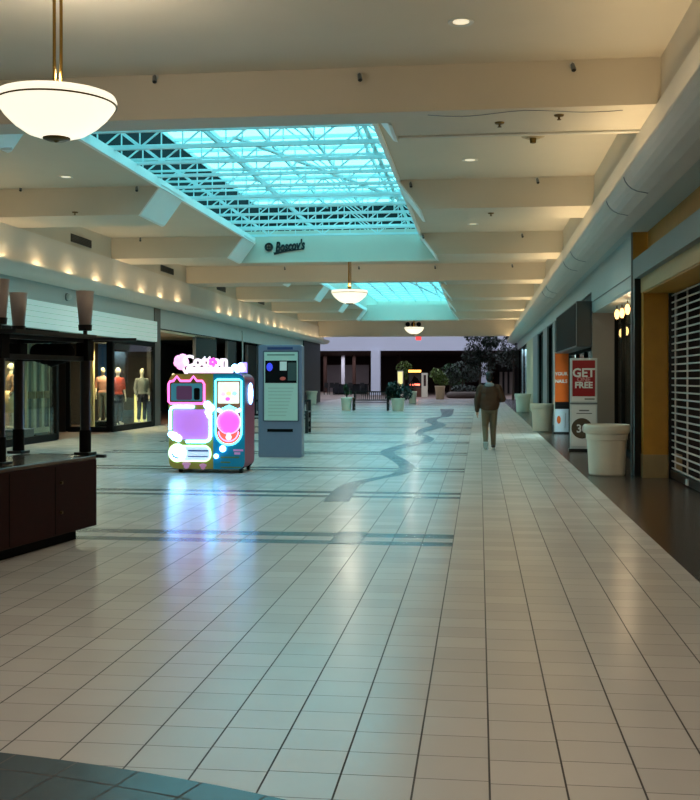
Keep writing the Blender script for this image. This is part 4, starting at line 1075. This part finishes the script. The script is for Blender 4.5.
def potplant(label, loc, r, h, cen, n, ls, leaf, potm=CREAM, seed=1):
    t = thing('potted_plant', label, 'potted plant', loc)
    MB().lathe([(0, 0), (r * .72, 0), (r * .78, .02), (r * .95, h * .86), (r, h * .88), (r, h), (r * .9, h), (r * .88, h * .92), (0, h * .92)], 28).build('pot', potm, t, smooth=True)
    MB().lathe([(0, h * .9), (r * .88, h * .9), (r * .8, h * .95), (0, h * .97)], 20).build('soil', SOILM, t)
    m = MB()
    for c in cen: m.cyl((0, 0, h * .93), (c[0], c[1], c[2]), .018, .008, 6)
    m.build('stem', BARK, t)
    foliage(cen, n, ls, seed).build('foliage', leaf, t)
    return t
p = on_z(346.4, 410.5); potplant('pot with thin upright seedling left of the far bench', (p.x, p.y, 0), .3, .68, [(0, 0, 1.0, .12, .12, .3), (.1, 0, .95, .15, .15, .15), (-.04, 0, 1.2, .1, .1, .18)], 120, .09, LEAF, seed=2)
p = on_z(398, 411); potplant('pot with broad dark bushy shrub right of the far bench', (p.x, p.y, 0), .36, .66, [(0, 0, 1.0, .6, .5, .4), (-.2, 0, 1.1, .4, .4, .4), (.3, .1, .85, .4, .4, .3), (-.35, 0, .85, .3, .3, .25)], 900, .11, LEAFD, seed=3)
p = on_z(412.5, 403.5); potplant('small pale pot with low dark plant behind the bushy shrub', (p.x, p.y, 0), .3, .82, [(-.1, 0, 1.1, .35, .3, .3)], 200, .1, LEAFD, seed=4)
p = on_z(440, 399.3); potplant('tan tapered pot with yellow-green plant in the far court', (p.x, p.y, 0), .42, 1.08, [(0, 0, 1.7, .55, .5, .6), (-.3, 0, 2.0, .5, .4, .5), (.2, 0, 1.5, .5, .4, .4)], 500, .16, LEAFY, mat('tan_pot', rgb(190, 160, 124), .5), seed=5)
t = dup(tub, (-10.74, 67.5, 0), label='cream planter tub at the far end of the left shops')

# ================================================================ FAR COURT
YF = 108.0
struct('wall_far', MB().bx(-40, 30, YF, YF + .4, 4.52, 12), LILAC)
struct('ceiling', MB().bx(-40, 30, YF + .4, 136, 4.5, 4.6), BROWNC)
struct('ceiling', MB().bx(-40.2, 30.2, 73.9, YF + .4, 12, 12.1), LILAC)
struct('wall_far_back', MB().bx(-40, 30, 136, 136.2, 0, 4.6), BROWNC)
struct('wall_court_left', MB().bx(-40.2, -40, 74, 136, 0, 12), LILAC); struct('wall_court_right', MB().bx(30, 30.2, 74, 136, 0, 12), LILAC)
for a_ in ((-40, -12.2, 0, 4.11), (-40, -11.2, 4.11, 6.0), (2.9, 30, 0, 4.11), (2.6, 30, 4.11, 6.0), (-40, 30, 6.0, 12)):
    struct('wall_court_near', MB().bx(a_[0], a_[1], 74.0, 74.2, a_[2], a_[3]), LILAC)
x0 = on_y(371, HY, YF - .5).x; x1 = on_y(380, HY, YF - .5).x
t = thing('court_column', 'square white column standing behind the far bench', 'column', ((x0 + x1) / 2, YF - .1, 0)); wv = (x1 - x0) / 2
MB().bx(-wv, wv, -wv, wv, .3, 4.6).build('shaft', LILAC, t); MB().bx(-wv - .08, wv + .08, -wv - .08, wv + .08, 0, .3).build('base', LILAC, t)
light('AREA', (-5, 92, 11.8), 6200, (.76, .86, 1), shape='RECTANGLE', size=50, size_y=26)
# light shopfronts at the back left
xa, xb = on_y(324, HY, 132).x, on_y(369, HY, 132).x
struct('wall_far_shop', MB().bx(xa, xb, 131.8, 132, 0, 3.4), mat('far_shop_grey', rgb(150, 140, 146), .6, var=.2, scale=.7))
light('AREA', ((xa + xb) / 2, 124, 4.4), 260, (.95, .93, 1), size=5)
for i, px in enumerate((325, 343, 354, 399)):
    xx = on_y(px, HY, 127).x; struct('wall_far_post', MB().bx(xx - .2, xx + .2, 127, 127.4, 0, 4.5), BROWNC if i != 1 else LILAC)
# dark loungers and rails of furniture
def table_set(px, py0, wpx, label, Yd=112):
    xx = on_y(px, HY, Yd).x; wd = wpx * Yd / F
    t = thing('seating_counter', label, 'counter', (xx, Yd, 0))
    MB().bx(-wd / 2, wd / 2, -.4, .4, .15, 1.0).build('body', mat('counter_navy', rgb(24, 24, 34), .5), t); MB().bx(-wd / 2 - .1, wd / 2 + .1, -.5, .5, 1.0, 1.08).build('top', BLACKM, t); MB().bx(-wd / 2 + .1, wd / 2 - .1, -.3, .3, 0, .15).build('plinth', BLACKM, t)
table_set(341, 0, 15, 'dark counter in the far court, left of the white column'); table_set(359, 0, 17, 'dark counter in the far court beside the white column', 116)
ch0 = None
for i, px in enumerate((326, 331.5, 336.5, 350, 362)):
    xx = on_y(px, HY, 109.5).x
    if ch0 is None:
        ch0 = thing('bar_chair', 'x', 'chair', (xx, 109.5, 0))
        MB().bx(-.22, .22, -.22, .22, .72, .78).build('seat', BLACK, ch0); MB().bx(-.22, .22, .18, .22, .78, 1.25).build('backrest', BLACK, ch0)
        for a in (-.19, .19):
            for b2 in (-.19, .19): MB().bx(a - .02, a + .02, b2 - .02, b2 + .02, 0, .72).build('leg', BLACK, ch0)
        o = ch0
    else: o = dup(ch0, (xx, 109.5, 0))
    o['label'] = 'dark bar chair in the far court, ' + ('furthest left', 'second from left', 'left of the navy counter', 'between the two navy counters', 'nearest the white column')[i]
# lit food kiosk
Yk = 96.0
ka, kb = on_y(408.5, HY, Yk).x, on_y(421, HY, Yk).x
t = thing('food_kiosk', 'dark kiosk with orange and red light strips in the far court', 'kiosk', ((ka + kb) / 2, Yk, 0)); hw = (kb - ka) / 2
def kz(py): return H + (HY - py) * (Yk + .5) / F
MB().bx(-hw, hw, 0, 1.2, 0, kz(388)).build('counter', mat('kiosk_wood', rgb(96, 56, 36), .5), t)
MB().bx(-hw, hw, .9, 1.2, kz(388), kz(372)).build('back_panel', mat('kiosk_back', rgb(60, 64, 66), .5), t)
MB().bx(-hw, hw, 0, 1.2, kz(372), kz(370)).bx(-hw, -hw + .08, 0, .1, kz(388), kz(372)).bx(hw - .08, hw, 0, .1, kz(388), kz(372)).build('roof', BLACK, t)
MB().bx(-hw, hw, -.04, 0, kz(372.4), kz(370)).build('orange_strip', N_FIRE, t)
MB().bx(-hw + .1, hw - .1, -.04, 0, kz(385.5), kz(383.8)).build('red_strip', N_FIRER, t)
MB().prism([(-hw * .8, kz(383)), (-hw * .2, kz(376)), (hw * .4, kz(378.5)), (hw * .8, kz(383))], .86, .9).build('display_picture', BLACKM, t)
for pa, pb2, top, label, m in ((397.5, 403, 371, 'cream lit pylon left of the glowing food kiosk', N_WARM), (421.5, 427.5, 373, 'pale pylon right of the glowing food kiosk', N_COOL)):
    a, b2 = on_y(pa, HY, Yk).x, on_y(pb2, HY, Yk).x; w2 = (b2 - a) / 2
    t = thing('display_pylon', label, 'pylon', ((a + b2) / 2, Yk, 0))
    MB().bx(-w2, w2, 0, .5, 0, kz(top)).build('body', CREAM, t); MB().bx(-w2 * .8, w2 * .8, -.02, 0, kz(386), kz(top + 1)).build('lit_panel', m, t) if m is N_WARM else MB().bx(-w2 * .3, w2 * .5, -.02, 0, kz(386), kz(top + 2)).build('dark_panel', BROWNC, t)
# trees
def tree(label, px, Yt, trunk_h, cen, n, ls, leaf, seed, planter=None):
    b0 = on_y(px, HY, Yt)
    t = thing('court_tree', label, 'tree', (b0.x, Yt, 0))
    m = MB(); m.cap((0, 0, 0), (.05, 0, trunk_h), .1, .06)
    for c in cen: m.cap((.05, 0, trunk_h * .8), (c[0] * .8, c[1] * .8, c[2]), .035, .015)
    m.build('trunk', BARK, t)
    foliage(cen, n, ls, seed).build('foliage', leaf, t)
tree('tall dark tree rising behind the walking person', 480, 88, 3.6, [(0, 0, 4.6, 1.2, 1, 1.2), (-.6, 0, 3.6, .9, .8, .9), (.5, 0, 3.9, 1.1, .9, .8), (.9, 0, 4.7, .8, .8, .5), (.1, 0, 2.6, 1.2, .8, .8), (-.5, 0, 5.4, .9, .8, .7)], 2300, .17, LEAFD, 11)
tree('dark spreading tree at the right edge of the far court', 513, 84, 3.2, [(0, 0, 4.3, 1.0, .9, .9), (-.3, 0, 3.3, 1.1, .9, .9), (.8, 0, 4.8, .9, .8, .8), (.9, 0, 3.4, .8, .8, 1)], 1500, .17, LEAFD, 12)
tree('leafy mid-height tree left of the tall dark tree', 462, 95, 1.6, [(0, 0, 2.4, 1.1, .9, .8), (-.9, 0, 1.9, .8, .8, .7), (.8, 0, 2.0, .9, .8, .7)], 1000, .16, LEAFD, 13)
tree('low yellow-green bush tree behind the glowing food kiosk', 404, 100, 1.8, [(0, 0, 2.6, .8, .7, .7), (.4, 0, 2.1, .7, .6, .5)], 500, .15, LEAFY, 14)
tree('dark green bush tree between the tan pot and the tall tree', 450, 99, 1.4, [(0, 0, 2.2, 1.0, .8, .9), (.5, 0, 1.5, .9, .8, .6)], 700, .16, LEAF, 15)
xx = on_y(464, HY, 91).x
t = thing('stone_planter', 'long low planter wall under the court trees', 'planter', (xx, 91, 0)); MB().lathe([(0, 0), (1.3, 0), (1.5, .1), (1.5, .4), (1.2, .55), (0, .55)], 32).build('basin', mat('planter_stone', rgb(80, 66, 58), .7, var=.2), t, smooth=True); foliage([(0, 0, .8, 1.1, 1.1, .35)], 300, .14, 21).build('foliage', LEAFD, t)
a = on_y(484, 370, 92)
t = thing('court_banner', 'pale narrow banner behind the walking person, by the tall tree', 'banner', (a.x, 92, 0)); MB().bx(-.28, .28, -.02, .02, 1.3, 3.1).build('print', LILAC, t); MB().cyl((0, .03, 0), (0, .03, 3.2), .03, n=8).build('pole', BLACK, t)
# right end of the far court: shop with pale columns
struct('wall_far_right', MB().bx(on_y(498, HY, 118).x, on_y(530, HY, 118).x, 118, 118.3, 0, 4.5), STORED)
for i, px in enumerate((501, 506, 511)):
    xx = on_y(px, HY, 116).x; struct('wall_far_post', MB().bx(xx - .15, xx + .15, 116, 116.3, 0, 2.4), PINKW)

# ---------------------------------------------------------------- pieces of parts hang under their part
def under(root, child, parent_part):
    ks = [x for x in bpy.data.objects if x.parent == root]
    ps = [x for x in ks if x.name.split('.')[0] == parent_part]
    for c in ks:
        if c.name.split('.')[0] == child and ps: c.parent = ps[0]
under(vm, 'cat_frame_tube', 'cat_frame'); under(vm, 'screen', 'cat_frame'); under(vm, 'screen_picture', 'cat_frame'); under(vm, 'screen_figure', 'cat_frame')
under(vm, 'sign_lettering', 'sign_board'); under(vm, 'pill_tube', 'pill_panel'); under(vm, 'pill_print', 'pill_panel'); under(vm, 'menu_icon', 'menu_screen')
under(vm, 'arch_tube', 'arch_panel'); under(vm, 'dome_ring', 'pink_dome'); under(dr, 'text_line', 'lit_board'); under(dr, 'header_line', 'lit_board')
for q_ in ('blue_picture', 'bright_picture', 'red_picture', 'green_picture'): under(dr, q_, 'picture')
for q_ in [x for x in bpy.data.objects if x.name.split('.')[0] == 'pendant_lamp']: under(q_, 'band', 'bowl'); under(q_, 'finial', 'bowl')
